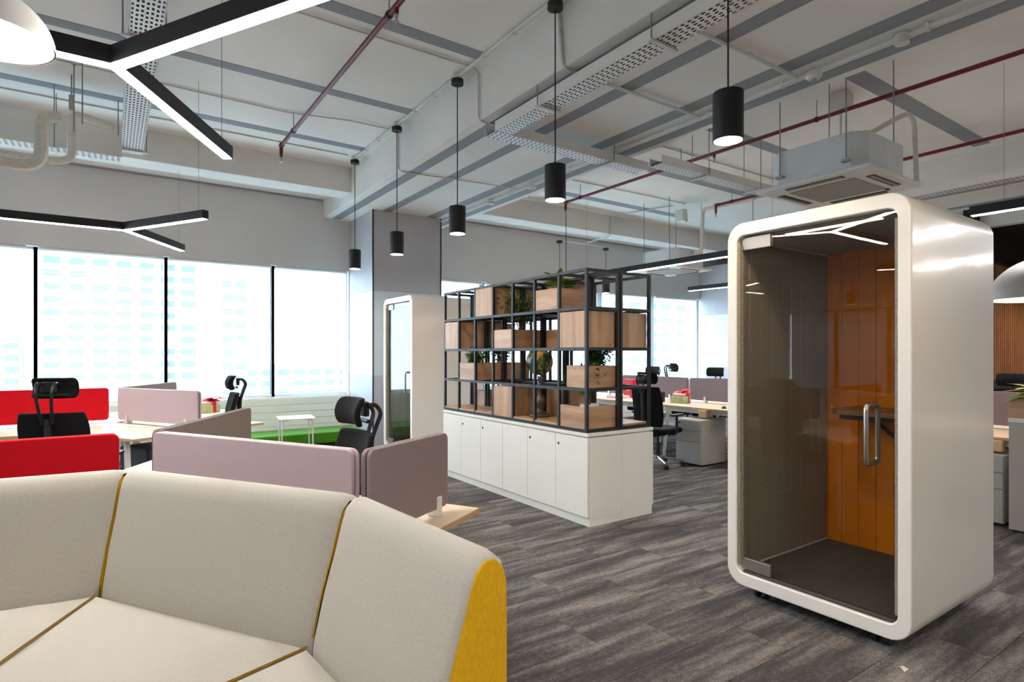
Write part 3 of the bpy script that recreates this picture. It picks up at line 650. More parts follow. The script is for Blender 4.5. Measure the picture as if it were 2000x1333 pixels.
def grid_frame(x0, x1, label):
    t = thing('open_shelving', label, 'shelf', (x0, Y0S, ZB), 0, 'black metal shelf frames'); d = x1-x0; L = 7*CW; Hh = 4*CH
    post = MB().box(0,T,0,T,0,Hh).build('post', 'blackmetal', t)
    for i in range(8):
        for xx in (0, d-T):
            if i == 0 and xx == 0: continue
            copy_part(post, t, (xx, min(i*CW, L-T) if i else 0, 0))
    rail = MB().box(0,T,T,L-T,0,T).build('long_rail', 'blackmetal', t); cross = MB().box(T,d-T,0,T,0,T).build('cross_rail', 'blackmetal', t)
    first = True
    for j in range(5):
        z = min(j*CH, Hh-T) if j else 0
        for xx in (0, d-T):
            if j == 0 and xx == 0: continue
            copy_part(rail, t, (xx, 0, z))
        for i in range(8):
            if j == 0 and i == 0: continue
            copy_part(cross, t, (0, min(i*CW, L-T) if i else 0, z))
    return t
grid_frame(3.312, 3.700, 'black metal cube shelf frame on the side facing the sofa')
grid_frame(3.712, 4.100, 'black metal cube shelf frame on the side facing the bench desks')
def cell(c, r):      # column 1 = far (window side) .. 7 = near; row 1 = bottom .. 4
    y0 = Y0S+(7-c)*CW; z0 = ZB+(r-1)*CH
    return y0+T, y0+CW, z0+T, z0+CH
def cube(c, r, x0, x1, label):
    y0, y1, z0, z1 = cell(c, r); y0 += .004; y1 -= .004
    t = thing('wooden_cube', label, 'storage box', (x0, y0, z0+.001), 0, 'oak cubes on the black shelf'); w, l, h = x1-x0, y1-y0, z1-z0-.012; q = .016
    bx('side_board', 'oakv', t, 0, w, 0, q, 0, h, bevel=.001); bx('side_board', 'oakv', t, 0, w, l-q, l, 0, h, bevel=.001)
    bx('front_board', 'oakv', t, 0, q, q, l-q, 0, h, bevel=.001)
    bx('bottom_board', 'oakx', t, q, w, q, l-q, 0, q); bx('top_board', 'oakx', t, q, w, q, l-q, h-q, h)
def planter(c, r, x0, x1, label, y0=None, y1=None, H=.19):
    a, b_, z0, z1 = cell(c, r); y0 = a+.004 if y0 is None else y0; y1 = b_-.004 if y1 is None else y1
    t = thing('planter_box', label, 'planter', (x0, y0, z0+.001), 0, 'oak planter boxes on the black shelf'); w, l = x1-x0, y1-y0; q = .016
    bx('long_board', 'oakx', t, 0, w, 0, q, 0, H, bevel=.001); bx('long_board', 'oakx', t, 0, w, l-q, l, 0, H, bevel=.001)
    bx('end_board', 'oakh', t, 0, q, q, l-q, 0, H, bevel=.001); bx('end_board', 'oakh', t, w-q, w, q, l-q, 0, H, bevel=.001)
    bx('bottom_board', 'oakx', t, q, w-q, q, l-q, 0, .012)
    return (x0, y0, z0+.013, w, l)
XA, XM, XB = 3.345, 3.695, 4.075
cube(3, 4, XA-.03, XB, 'oak cube in the top row of the black shelf, third cell from the window end')
cube(1, 3, XA-.03, XB, 'oak cube at the window end of the black shelf, third row up')
cube(7, 3, XA-.03, XM-.03, 'oak cube at the near corner of the black shelf, third row up')
cube(7, 3, 3.728, XB, 'oak cube at the near end of the shelf on its bench side')
cube(4, 1, XA-.03, XB, 'oak cube standing in the bottom row at the middle of the shelf')
cube(5, 4, 3.735, XB, 'oak cube behind the bright leafy plant in the top row')
cube(5, 1, 3.735, XB, 'oak cube behind the globe stand in the bottom row')
P = {}
P['a'] = planter(6, 4, XA-.025, 3.69, 'oak planter in the top row holding the bright leafy plant')
P['b'] = planter(4, 3, XA-.025, XB, 'oak planter in the third row holding a dark bushy plant')
P['c'] = planter(2, 2, XA-.025, XB, 'oak planter in the second row near the window end')
P['d'] = planter(7, 2, XA, 3.69, 'narrow oak planter in the second row at the near corner', y0=3.735, y1=4.0)
P['e'] = planter(7, 1, XA-.025, 3.69, 'oak planter at the bottom near corner with a white pot in it')
P['f'] = planter(5, 3, 3.73, XB, 'oak planter on the bench side, right of the dark bushy plant')
P['g'] = planter(1, 1, 3.73, XB, 'small oak planter low at the back of the window end')
def board(c0, c1, r, x0, x1, label, mat='oakh'):
    y0 = Y0S+(7-c1)*CW+.028; y1 = Y0S+(7-c0+1)*CW-.004; z = ZB+(r-1)*CH+T
    o = bx('shelf_board', mat, None, x0, x1, y0, y1, z+.001, z+.019, bevel=.001); tag(o, label, 'shelf board', 'oak boards on the black shelf')
board(1, 3, 1, XA-.03, 3.695, 'oak shelf board along the bottom of the first three cells'); board(5, 6, 1, XA-.03, 3.695, 'oak shelf board under the globe stand')
board(7, 7, 1, 3.73, XB, 'pale oak shelf board at the near end on the bench side'); board(2, 3, 1, 3.73, XB, 'oak shelf board at the back of the window end')
# plants
def leaf_mesh(name, L, Wd, mat, parent, loc, rot, droop=.3):
    n = 5; vs = []; fs = []
    for i in range(n+1):
        s = i/n; w = Wd*math.sin(PI*min(1, s*.93+.05))**.8*.5; x = L*s; z = -droop*L*s*s
        vs += [(x,-w,z+.12*w),(x,0,z),(x,w,z+.12*w)]
    for i in range(n):
        for j in range(2): a = i*3+j; fs.append((a,a+1,a+4,a+3))
    b = MB(); b.add(vs, fs); o = b.build(name, mat, parent, loc=loc, rot=rot, smooth=True, angle=0); return o
def pot(t, r, h, z=0): MB().lathe([(0,0),(r*.78,0),(r,h),(r-.008,h),(r-.014,h-.015),(0,h-.016)], n=20, z=z).build('pot', 'pot', t, smooth=True, angle=.6)
def leafy_plant(loc, label, n, L, Wd, mats, h=.05, r=.07, hpot=.12):
    t = thing('potted_plant', label, 'plant', loc, 0, 'plants on the black shelf'); pot(t, r, hpot)
    rnd = random.Random(int(loc[0]*1000+loc[1]*77))
    for k in range(n):
        a = k*2.399+rnd.uniform(-.2,.2); up = rnd.uniform(.6, 1.4); z = hpot-.01+h*rnd.uniform(0,1)
        ln = L*rnd.uniform(.7,1.1)
        e = Vector((math.cos(a)*math.cos(up), math.sin(a)*math.cos(up), math.sin(up)))*ln*.35
        MB().sweep([(0,0,hpot-.02),(e.x,e.y,z+e.z)], .004, 5).build('stem', 'leafmid', t)
        leaf_mesh('leaf', ln, Wd*rnd.uniform(.8,1.1), mats[k % len(mats)], t, (e.x,e.y,z+e.z), (rnd.uniform(-.5,.5), -up*.75, a), .45)
def bushy_plant(loc, label, H, R, n, mats, trunks=3, r=.065, hpot=.11, seed=1, group='plants on the black shelf', flat=1.0):
    t = thing('potted_plant', label, 'plant', loc, 0, group); pot(t, r, hpot); rnd = random.Random(seed)
    st = MB(); tips = []
    for k in range(trunks):
        a = 2*PI*k/trunks+rnd.uniform(-.4,.4); q = rnd.uniform(.35,.9)*R
        p = (math.cos(a)*q, math.sin(a)*q*flat, hpot+H*rnd.uniform(.55,.9)); mid = (p[0]*.35, p[1]*.35, hpot+H*.35)
        st.sweep([(0,0,hpot-.02), mid, p], [.007,.005,.003], 5); tips += [Vector(p), (Vector(p)+Vector(mid))/2, Vector(mid)]
    st.build('stem', 'stem', t, smooth=True)
    for mi, mt in enumerate(mats):
        b = MB()
        for k in range(n//len(mats)):
            c = rnd.choice(tips); d = Vector((rnd.gauss(0,1), rnd.gauss(0,1), rnd.gauss(0,.8))).normalized()*R*.55*rnd.random()**.5
            d.y *= flat; p = c+d; ax = Vector((rnd.gauss(0,1), rnd.gauss(0,1), rnd.gauss(0,.6))).normalized(); sd = ax.cross(Vector((0,0,1))+Vector((rnd.gauss(0,.4),rnd.gauss(0,.4),0))).normalized()
            L = rnd.uniform(.028,.05); w = L*.27; nrm = ax.cross(sd)*L*.08
            if p.z < hpot: p.z = hpot+.01
            b.add([p, p+ax*L*.5+sd*w+nrm, p+ax*L, p+ax*L*.5-sd*w+nrm], [(0,1,2,3)])
        tag(b.build('foliage', mt, t), kind='stuff')
def pc(k, fx, fy): x, y, z, w, l = P[k]; return (x+w*fx, y+l*fy, z)
leafy_plant(pc('a',.45,.55), 'bright green broad-leaved plant in the top row of the shelf', 24, .155, .07, ['leafbright','leafmid','leafbright'], r=.075, hpot=.175)
bushy_plant(pc('b',.30,.5), 'tall dark bushy plant rising into the top row of the shelf', .44, .19, 900, ['leafdark','leafdark','leafmid'], 8, hpot=.15, seed=3)
bushy_plant(pc('f',.5,.5), 'small dark bushy plant on the bench side beside the tall one', .24, .12, 380, ['leafdark','leafmid'], 4, hpot=.15, seed=5)
bushy_plant(pc('c',.16,.5), 'low green bushy plant at the front of the second-row planter', .17, .15, 460, ['leafmid','leafdark'], 7, hpot=.15, seed=9)
bushy_plant(pc('c',.62,.5), 'taller green bushy plant at the back of the second-row planter', .27, .16, 520, ['leafmid','leafdark'], 6, hpot=.15, seed=11)
bushy_plant(pc('d',.72,.5), 'dense dark plant in the narrow near-corner planter', .25, .15, 700, ['leafdark','leafdark'], 8, hpot=.15, seed=13, flat=.7)
bushy_plant(pc('e',.42,.35), 'sparse upright plant in a white pot at the bottom near corner', .36, .12, 700, ['leafdark','leafmid'], 8, r=.085, hpot=.19, seed=17)
# globe
gy = Y0S+1.5*CW; t = thing('globe', 'antique-style world globe on a tall turned pewter stand in the shelf', 'globe', (3.52, 4.63, ZB+T+.02))
MB().lathe([(0,0),(.105,0),(.11,.012),(.10,.03),(.06,.045),(.038,.07),(.055,.11),(.062,.15),(.05,.20),(.026,.235),(.022,.26),(.038,.28),(.04,.30),(.02,.32),(.018,.37),(.03,.39),(.0,.40)], n=24).build('stand', 'pewter', t, smooth=True, angle=0)
gl = MB().lathe([(.001+.135*math.sin(PI*k/20), -.135*math.cos(PI*k/20)) for k in range(21)], n=36, z=.545).build('globe_ball', 'globe', t, smooth=True, angle=0)
MB().sweep([(.15*math.sin(a)*.0, .148*math.sin(a), .545-.148*math.cos(a)) for a in [PI*k/18 for k in range(19)]], .006, 6).build('meridian_arc', 'pewter', t, smooth=True)

# ---- office chairs: local +X is where the sitter looks
def chair_proto(label, loc, rz, hr=0., group='black task chairs'):
    t = thing('office_chair', label, 'chair', loc, rz, group)
    for k in range(5):
        a = 2*PI*k/5+.3; ca, sa = math.cos(a), math.sin(a)
        lg = MB().sweep([(.03*ca,.03*sa,.115),(.17*ca,.17*sa,.095),(.31*ca,.31*sa,.075)], [.026,.02,.016], 8, flat=.7).build('base_leg', 'chrome', t, smooth=True)
        for s in (-1, 1):
            q = Vector((.31*ca-s*.018*sa, .31*sa+s*.018*ca, .03)); u = Vector((-sa,ca,0))*.009
            MB().sweep([q-u, q+u], .03, 12).build('caster_wheel', 'chairplast', lg, smooth=True, angle=.5)
    MB().sweep([(0,0,.09),(0,0,.30),(0,0,.301),(0,0,.40)], [.028,.028,.016,.016], 12).build('gas_column', 'chairplast', t, smooth=True, angle=.5)
    MB().box(-.13,.10,-.07,.07,.385,.43).build('tilt_mechanism', 'chairplast', t, bevel=.01)
    MB().prism(rrect(-.24,.25,-.245,.245,.09,5), .435, .505).build('seat', 'chairfab', t, bevel=.025, bseg=3)
    # curved backrest
    def shell(y_w, z0, z1, x_base, lean, th, curve, nu=9, nv=8, rad=.05, bulge=.02):
        vs = []; fs = []
        for sgn in (0, 1):
            for j in range(nv+1):
                z = z0+(z1-z0)*j/nv; e = min(j, nv-j)/nv; w = y_w*(1-.10*max(0, 1-e*6))
                for i in range(nu+1):
                    u = -1+2*i/nu; x = x_base-lean*(z-z0)+curve*u*u+bulge*math.sin(PI*j/nv)
                    vs.append((x-(th if sgn else 0), u*w, z))
        n1 = (nu+1)*(nv+1)
        for j in range(nv):
            for i in range(nu):
                a = j*(nu+1)+i; fs += [(a,a+1,a+nu+2,a+nu+1), (n1+a,n1+a+nu+1,n1+a+nu+2,n1+a+1)]
        for i in range(nu): fs += [(i, n1+i, n1+i+1, i+1), (nv*(nu+1)+i, nv*(nu+1)+i+1, n1+nv*(nu+1)+i+1, n1+nv*(nu+1)+i)]
        for j in range(nv): a = j*(nu+1); b = a+nu; fs += [(a, a+nu+1, n1+a+nu+1, n1+a), (b, n1+b, n1+b+nu+1, b+nu+1)]
        return MB().add(vs, fs)
    shell(.225, .53, 1.04, -.235, .14, .035, .045).build('backrest', 'chairfab', t, smooth=True, bevel=.012)
    MB().sweep([(-.12,0,.40),(-.26,0,.42),(-.315,0,.55),(-.33,0,.80),(-.345,0,1.0)], [.03,.03,.028,.026,.022], 8).build('back_spine', 'chairplast', t, smooth=True)
    for s in (-1, 1):
        MB().sweep(fillet([(-.345,s*.03,.96),(-.375,s*.04,1.06),(-.405,s*.05,1.14+hr),(-.36,s*.055,1.19+hr),(-.318,s*.06,1.18+hr)], .05), .012, 8).build('headrest_bracket', 'chairplast', t, smooth=True)
    shell(.145, 1.075+hr, 1.225+hr, -.262, .10, .035, .04, nv=6, bulge=.028).build('headrest', 'chairfab', t, smooth=True, bevel=.012)
    MB().sweep([(-.30,-.11,1.10+hr),(-.315,0,1.10+hr),(-.30,.11,1.10+hr)], .012, 6).build('headrest_rim', 'chairplast', t, smooth=True)
    MB().box(-.335,-.305,-.05,.05,1.12+hr,1.20+hr).build('headrest_mount', 'chairplast', t, bevel=.008)
    for s in (-1, 1):
        MB().sweep(fillet([(-.02,s*.20,.43),(-.02,s*.29,.44),(-.02,s*.295,.67)], .05), .018, 8).build('arm_post', 'chairplast', t, smooth=True)
        MB().prism(rrect(-.14,.12,s*.295-.04,s*.295+.04,.035,4), .67, .695).build('arm_pad', 'chairplast', t, bevel=.008)
    return t
chA = chair_proto('black high-back chair with headrest between the wide and short lilac screens', (.84, 3.12, 0), PI+.05)
chB = chair_proto('black chair seen from behind in front of the red screen', (-.25, 5.62, 0), math.radians(70), hr=.065)
dup(chA, (.82, 6.92, 0), PI-.05, 'black chair in side profile against the window')
CD = dup(chA, (5.92, 5.22, 0), .12, 'black chair with chrome base behind the right end of the black shelf')
dup(chA, (7.98, 7.35, 0), PI+.1, 'black chair beyond the bench, glimpsed through the shelf beside a red folder')
dup(chB, (8.42, 6.75, 0), PI+2.6, 'black chair beyond the bench with its headrest seen from behind')
dup(chA, (8.16, 6.08, 0), PI+.3, 'black chair beyond the bench, rightmost headrest over the plum screen')
dup(chA, (8.6, 2.35, 0), PI, 'black chair past the far right bench, beside the slatted wall')

# ---- 120-degree workstations
def rot2(x, y, a): return (x*math.cos(a)-y*math.sin(a), x*math.sin(a)+y*math.cos(a))
def screen(C, a, r0, r1, label, mat, z0=.775, z1=1.107, perp=None, br=(.25, .8)):
    t = thing('desk_screen', label, 'desk screen', (C[0], C[1], z0), a, 'fabric desk screens'); L0, L1 = r0, r1
    for s in (-1, 1):
        MB().prism(rrect(L0, L1, 0, z1-z0, .032, 5), s*.013-.0095, s*.013+.0095, axis=1).build('fabric_pad', mat, t, bevel=.005, bseg=2)
    MB().prism(rrect(L0+.006, L1-.006, .006, z1-z0-.006, .03, 4), -.0035, .0035, axis=1).build('core_gap', 'black', t)
    for f in br:
        x = L0+(L1-L0)*f; b = bx('clamp', 'pot', t, x-.018, x+.018, -.03, .03, -.035, .055, bevel=.006)
    return t
def desk120(C, axis, label, L=1.36, D=.68):
    t = thing('angled_desk', label, 'desk', (C[0], C[1], 0), axis, 'angled workstations'); a = math.radians(60)
    def P2(along, perp, s): # s=+1 wing along +60, s=-1 wing along -60
        ux, uy = math.cos(a), s*math.sin(a); px, py = math.sin(a), -s*math.cos(a); return (along*ux+perp*px, along*uy+perp*py)
    g = .03; inner = (g/math.sin(a), 0)
    o = [inner, P2(L,g,-1), P2(L,D,-1), P2(L*.62,D,-1)]
    q0, q1 = Vector(P2(L*.62,D,-1)), Vector(P2(L*.62,D,1)); mid = Vector((D/math.sin(a)*1.02,0))
    for k in range(1, 8): u = k/8; p = q0*(1-u)**2+mid*2*u*(1-u)+q1*u*u; o.append((p.x,p.y))
    o += [P2(L*.62,D,1), P2(L,D,1), P2(L,g,1)]
    MB().prism(o, .715, .74).build('desk_top', 'maple', t, bevel=.002)
    MB().prism([(p[0]*1.0008, p[1]*1.0008) for p in o], .7135, .7365).build('edge_band', 'mapleedge', t)
    for s in (-1, 1):
        p, q = P2(L-.22, .10, s), P2(L-.22, D-.08, s); p2, q2 = P2(L-.10, .06, s), P2(L-.10, D-.03, s)
        MB().sweep([(p[0],p[1],.71),(p2[0],p2[1],0)], .028, 4).build('splayed_leg', 'white', t); MB().sweep([(q[0],q[1],.71),(q2[0],q2[1],0)], .028, 4).build('splayed_leg', 'white', t)
    MB().sweep([(.16,0,0),(.16,0,.71)], .035, 4).build('corner_post', 'white', t)
    for s in (-1, 1):
        p, q = P2(.2,.05,s), P2(L-.2,.05,s); MB().sweep([(p[0],p[1],.66),(q[0],q[1],.66)], .02, 4).build('apron_rail', 'white', t)
        w = P2(.55,.11,s); MB().prism(rrect(-.16,.16,-.05,.05,.01,2), 0, .003).build('cable_flap', 'lam', t, loc=(w[0],w[1],.7405), rot=(0,0,s*a))
    return t
C1 = (.165, 3.19); C2 = (.07, 7.40)
R = math.radians
desk120(C1, 0, 'pale angled desk with its wood edge showing beside the sofa end'); desk120(C1, R(120), 'pale angled desk mostly hidden behind the near red screen')
desk120(C2, R(-120), 'pale angled desk in front of the far red screen'); desk120(C2, 0, 'pale angled desk with a gift box, before the window'); desk120(C2, R(120), 'pale angled desk against the left window')
screen(C1, R(-60), .03, 1.20, 'wide lilac screen directly behind the sofa', 'lilac')
screen(C1, R(60), .03, 1.19, 'shade-darkened lilac screen receding from the sofa-side lilac screen', 'lilacshade')
screen(C1, PI, .13, 1.25, 'near red screen above the sofa at left', 'red')
e = rot2(1.245, 0, R(-60)); screen((C1[0]+e[0], C1[1]+e[1]), R(30), .0, .55, 'short shade-toned lilac screen on the wood-edged desk end, right of the chair', 'lilachalfshade', br=(.86,))
screen(C2, R(-60), .03, 1.27, 'smaller lilac screen on the far desk, before the windows', 'lilac', br=(.12, .86))
screen(C2, R(60), .03, 1.2, 'shade-darkened lilac screen behind the smaller lilac one', 'lilacshade')
screen(C2, PI, .08, 1.25, 'far red screen behind the chair headrest', 'red', br=(.22,.8))
t = thing('pedestal', 'dark grey drawer unit in shade under the far angled desk', 'drawer unit', (.36, 6.50, 0), R(-60))
bx('carcass', 'bin', t, -.2, .2, -.2, .2, .03, .6, bevel=.004)
for k in range(3): bx('drawer_front', 'bin', t, -.19, .19, -.218, -.2, .05+k*.185, .05+k*.185+.175, bevel=.003)
def gift(loc, rz, label, s=1.):
    t = thing('gift_basket', label, 'gift box', loc, rz, 'gift boxes with red bows')
    MB().prism(rrect(-.13*s,.13*s,-.10*s,.10*s,.02,3), 0, .10*s).build('box', 'basket', t, bevel=.006)
    MB().prism(rrect(-.11*s,.11*s,-.08*s,.08*s,.03,3), .10*s, .14*s).build('wrapped_goods', 'wrap', t, bevel=.018, bseg=3)
    bx('ribbon_band', 'bow', t, .03*s, .07*s, -.103*s, .103*s, 0, .145*s, bevel=.002)
    rnd = random.Random(4)
    for k in range(9):
        a = k*2.4; leaf_mesh('bow_loop', .13*s*rnd.uniform(.7,1.1), .075*s, 'bow', t, (.03*s,0,.14*s), (rnd.uniform(-.8,.8), -rnd.uniform(.1,1.1), a), .7)
gift((.98, 8.02, .742), .3, 'gift box with a red bow on the window-side desk at left', .95)
gift((6.86, 5.62, .742), .2, 'gift box with a red bow on the bench desk behind the shelf', 1.0)
# ---- side table and green bench by the window
t = thing('side_table', 'white square side table on thin legs by the window bench', 'table', (2.08, 8.2, 0), R(-8))
MB().prism(rrect(-.23,.23,-.23,.23,.03,4), .585, .60).build('table_top', 'lam', t, bevel=.003)
for sx in (-1, 1):
    for sy in (-1, 1): MB().sweep(fillet([(sx*.10,sy*.10,.575),(sx*.19,sy*.19,.575),(sx*.20,sy*.20,0)], .05), .009, 8).build('leg', 'white', t, smooth=True)
t = thing('window_bench', 'long green upholstered bench under the windows', 'bench', (.9, 9.1, 0))
bx('cushion', 'green', t, .2, 2.33, -.38, .31, .13, .29, bevel=.02, bseg=3); bx('base', 'black', t, .25, 2.3, -.30, .30, 0, .13)

# ---- bench desks on the right
def bench(x0, y0, y1, label, blocks=(), xw=1.42):
    t = thing('bench_desk', label, 'desk', (x0, y0, 0), 0, 'bench desks at right'); L = y1-y0
    for (a, b) in ((0, xw/2-.03), (xw/2+.03, xw)):
        bx('desk_top', 'maple', t, a, b, .003, L-.003, .715, .74, bevel=.002); bx('edge_band', 'mapleedge', t, a-.001 if a == 0 else b-.001, a+.001 if a == 0 else b+.001, .004, L-.004, .716, .739)
    bx('cable_channel', 'white', t, xw/2-.03, xw/2+.03, .003, L-.003, .70, .735)
    for x in (.12, xw-.12): bx('apron_rail', 'white', t, x-.02, x+.02, .05, L-.05, .65, .71)
    for y in (.06, L-.06):
        for x, d in ((.16, -.10), (xw-.16, .10)): MB().sweep([(x,y,.71),(x+d,y,0)], .03, 4).build('splayed_leg', 'white', t)
    for y in blocks: bx('edge_block', 'tan', t, -.03, .06, y-.06, y+.06, .615, .7135, bevel=.012)
    return t
bench(6.46, 4.30, 5.70, 'pale bench desk between the shelf and the big booth', blocks=(.62,)); bench(6.46, 5.70, 7.10, 'pale bench desk behind the black shelf, carrying a black speaker'); bench(6.46, 7.10, 8.30, 'pale bench desk nearest the right window')
bench(6.34, -.4, 1.0, 'pale bench desk beyond the right edge'); bench(6.34, 1.0, 2.45, 'pale bench desk right of the big booth', blocks=(.80,))
bench(8.9, 3.9, 5.6, 'pale bench desk in the row past the ceiling bar light')
screen((7.17, 4.34), PI/2, 0, 1.35, 'plum screen on the bench ending at the big booth', 'plum', z1=1.10, br=(.15,.8)); screen((7.17, 5.74), PI/2, 0, 1.34, 'plum screen on the bench behind the gift box', 'plum', z1=1.10); screen((7.17, 7.14), PI/2, 0, 1.1, 'plum screen on the bench nearest the right window', 'plum', z1=1.10)
screen((7.05, 1.04), PI/2, 0, 1.36, 'dark plum screen right of the big booth', 'plum', z1=1.10, br=(.42,.8))
def pedestal(x, y, label, front=-1):
    t = thing('pedestal', label, 'drawer unit', (x, y, 0), 0, 'white drawer pedestals'); bx('carcass', 'greymetal', t, -.25, .25, -.20, .20, .025, .60, bevel=.004)
    for za, zb in ((.03,.315), (.32,.455), (.46,.595)): bx('drawer_front', 'greymetal', t, -.27, -.252, -.196, .196, za, zb-.004, bevel=.003)
    MB().sweep([(-.276,.14,.55),(-.268,.14,.55)], .013, 12).build('lock', 'dark', t, smooth=True, angle=.5); bx('foot_plinth', 'dark', t, -.22, .22, -.18, .18, 0, .026)
pedestal(6.50, 4.985, 'white three-drawer pedestal under the bench, left of the big booth'); pedestal(6.46, 1.90, 'white three-drawer pedestal right of the big booth')
t = thing('waste_bin', 'dark grey waste bin beside the pedestal', 'bin', (6.85, 4.62, 0)); MB().lathe([(0,0),(.105,0),(.13,.33),(.134,.335),(.124,.335),(.10,.02),(0,.02)], n=20).build('bin_body', 'bin', t, smooth=True, angle=.6); MB().lathe([(.128,.325),(.138,.33),(.138,.345),(.126,.345)], n=20).build('rim', 'black', t, smooth=True)
t = thing('document_rack', 'white document rack with red labels beside the booth', 'file rack', (7.0, 4.66, .742))
for k in range(4): bx('tray_shelf', 'paper', t, -.12, .12, -.15, .15, .01+k*.085, .022+k*.085, bevel=.002); bx('paper_stack', 'paper', t, -.10, .10, -.13, .13, .022+k*.085, .05+k*.085)
for s in (-1, 1): bx('side_plate', 'paper', t, -.12, .12, s*.15-.004, s*.15+.004, 0, .30)
for k in range(2): bx('red_label', 'redbox', t, -.124, -.12, -.02, .05, .10+k*.09, .16+k*.09)
t = thing('speaker', 'black speaker box on the bench behind the shelf corner', 'speaker', (6.68, 6.10, .742)); bx('cabinet_box', 'black', t, -.10, .10, -.26, .12, 0, .15, bevel=.008)
for y in (-.16, .02): MB().sweep([(-.104,y,.075),(-.1,y,.075)], .05, 16).build('driver', 'dark', t)
t = thing('red_folder', 'red folder box standing on the bench, seen through the shelf', 'folder', (7.0, 6.75, .742)); bx('folder_body', 'redbox', t, -.06, .06, -.11, .11, 0, .30, bevel=.004); bx('spine_label', 'paper', t, -.063, -.059, -.03, .03, .12, .22)
t = thing('paper_stack', 'pink paper stack on the bench behind the shelf', 'paper', (6.72, 6.75, .742)); bx('paper_sheets', 'wrap', t, -.11, .11, -.15, .15, 0, .045)
bx('cover_sheet', 'paper', t, -.10, .10, -.14, .14, .045, .048)
t = thing('computer_mouse', 'black computer mouse on the bench by the booth edge', 'mouse', (6.62, 4.72, .742)); MB().lathe([(.032*math.cos(PI/2*k/6), .03*math.sin(PI/2*k/6)) for k in range(7)], n=16).build('mouse_shell', 'black', t, smooth=True, angle=0); MB().box(-.004,.004,-.006,.006,.026,.034).build('scroll_wheel', 'bin', t)
t = thing('storage_cabinet', 'tall pale cabinet at the right edge with an oak planter on top', 'cabinet', (6.10, 1.22, 0)); bx('carcass', 'greymetal', t, 0, .24, -.6, .42, .02, .90, bevel=.002); bx('top_board', 'cab', t, -.004, .244, -.6, .424, .902, .94, bevel=.002); bx('plinth', 'dark', t, .02, .22, -.58, .40, 0, .02)
t = thing('planter_box', 'oak planter trough on the pale cabinet at the right edge', 'planter', (6.10, 1.22, .942))
for a in ((0,.016,-.6,.42),(.224,.24,-.6,.42),(.016,.224,-.6,-.584),(.016,.224,.404,.42)): bx('long_board', 'oakh', t, a[0], a[1], a[2], a[3], 0, .155, bevel=.001)
bx('bottom_board', 'oakh', t, .016, .224, -.584, .404, 0, .012)
tt = thing('potted_plant', 'broad-leaved plant in the trough at the right edge', 'plant', (6.22, 1.45, .956)); pot(tt, .09, .17)
for k in range(12):
    a = k*2.4; up = .3+.07*k; leaf_mesh('leaf', .26, .10, 'leafmid' if k % 3 else 'leafbright', tt, (0,0,.17), (0,-up*.7,a), .5)
# pantry counter below the slats
t = thing('pantry_seat', 'long red and black banquette below the slatted wall', 'bench', (12.9, 3.05, 0)); bx('seat', 'redbox', t, -1.5, 2.0, -.35, .1, .40, .50, bevel=.02); bx('back', 'redbox', t, -1.5, 2.0, .12, .30, .50, .92, bevel=.03); bx('base', 'black', t, -1.5, 2.0, -.30, .30, 0, .40); bx('ledge', 'black', t, -1.55, 2.05, .1, .35, .92, 1.0)

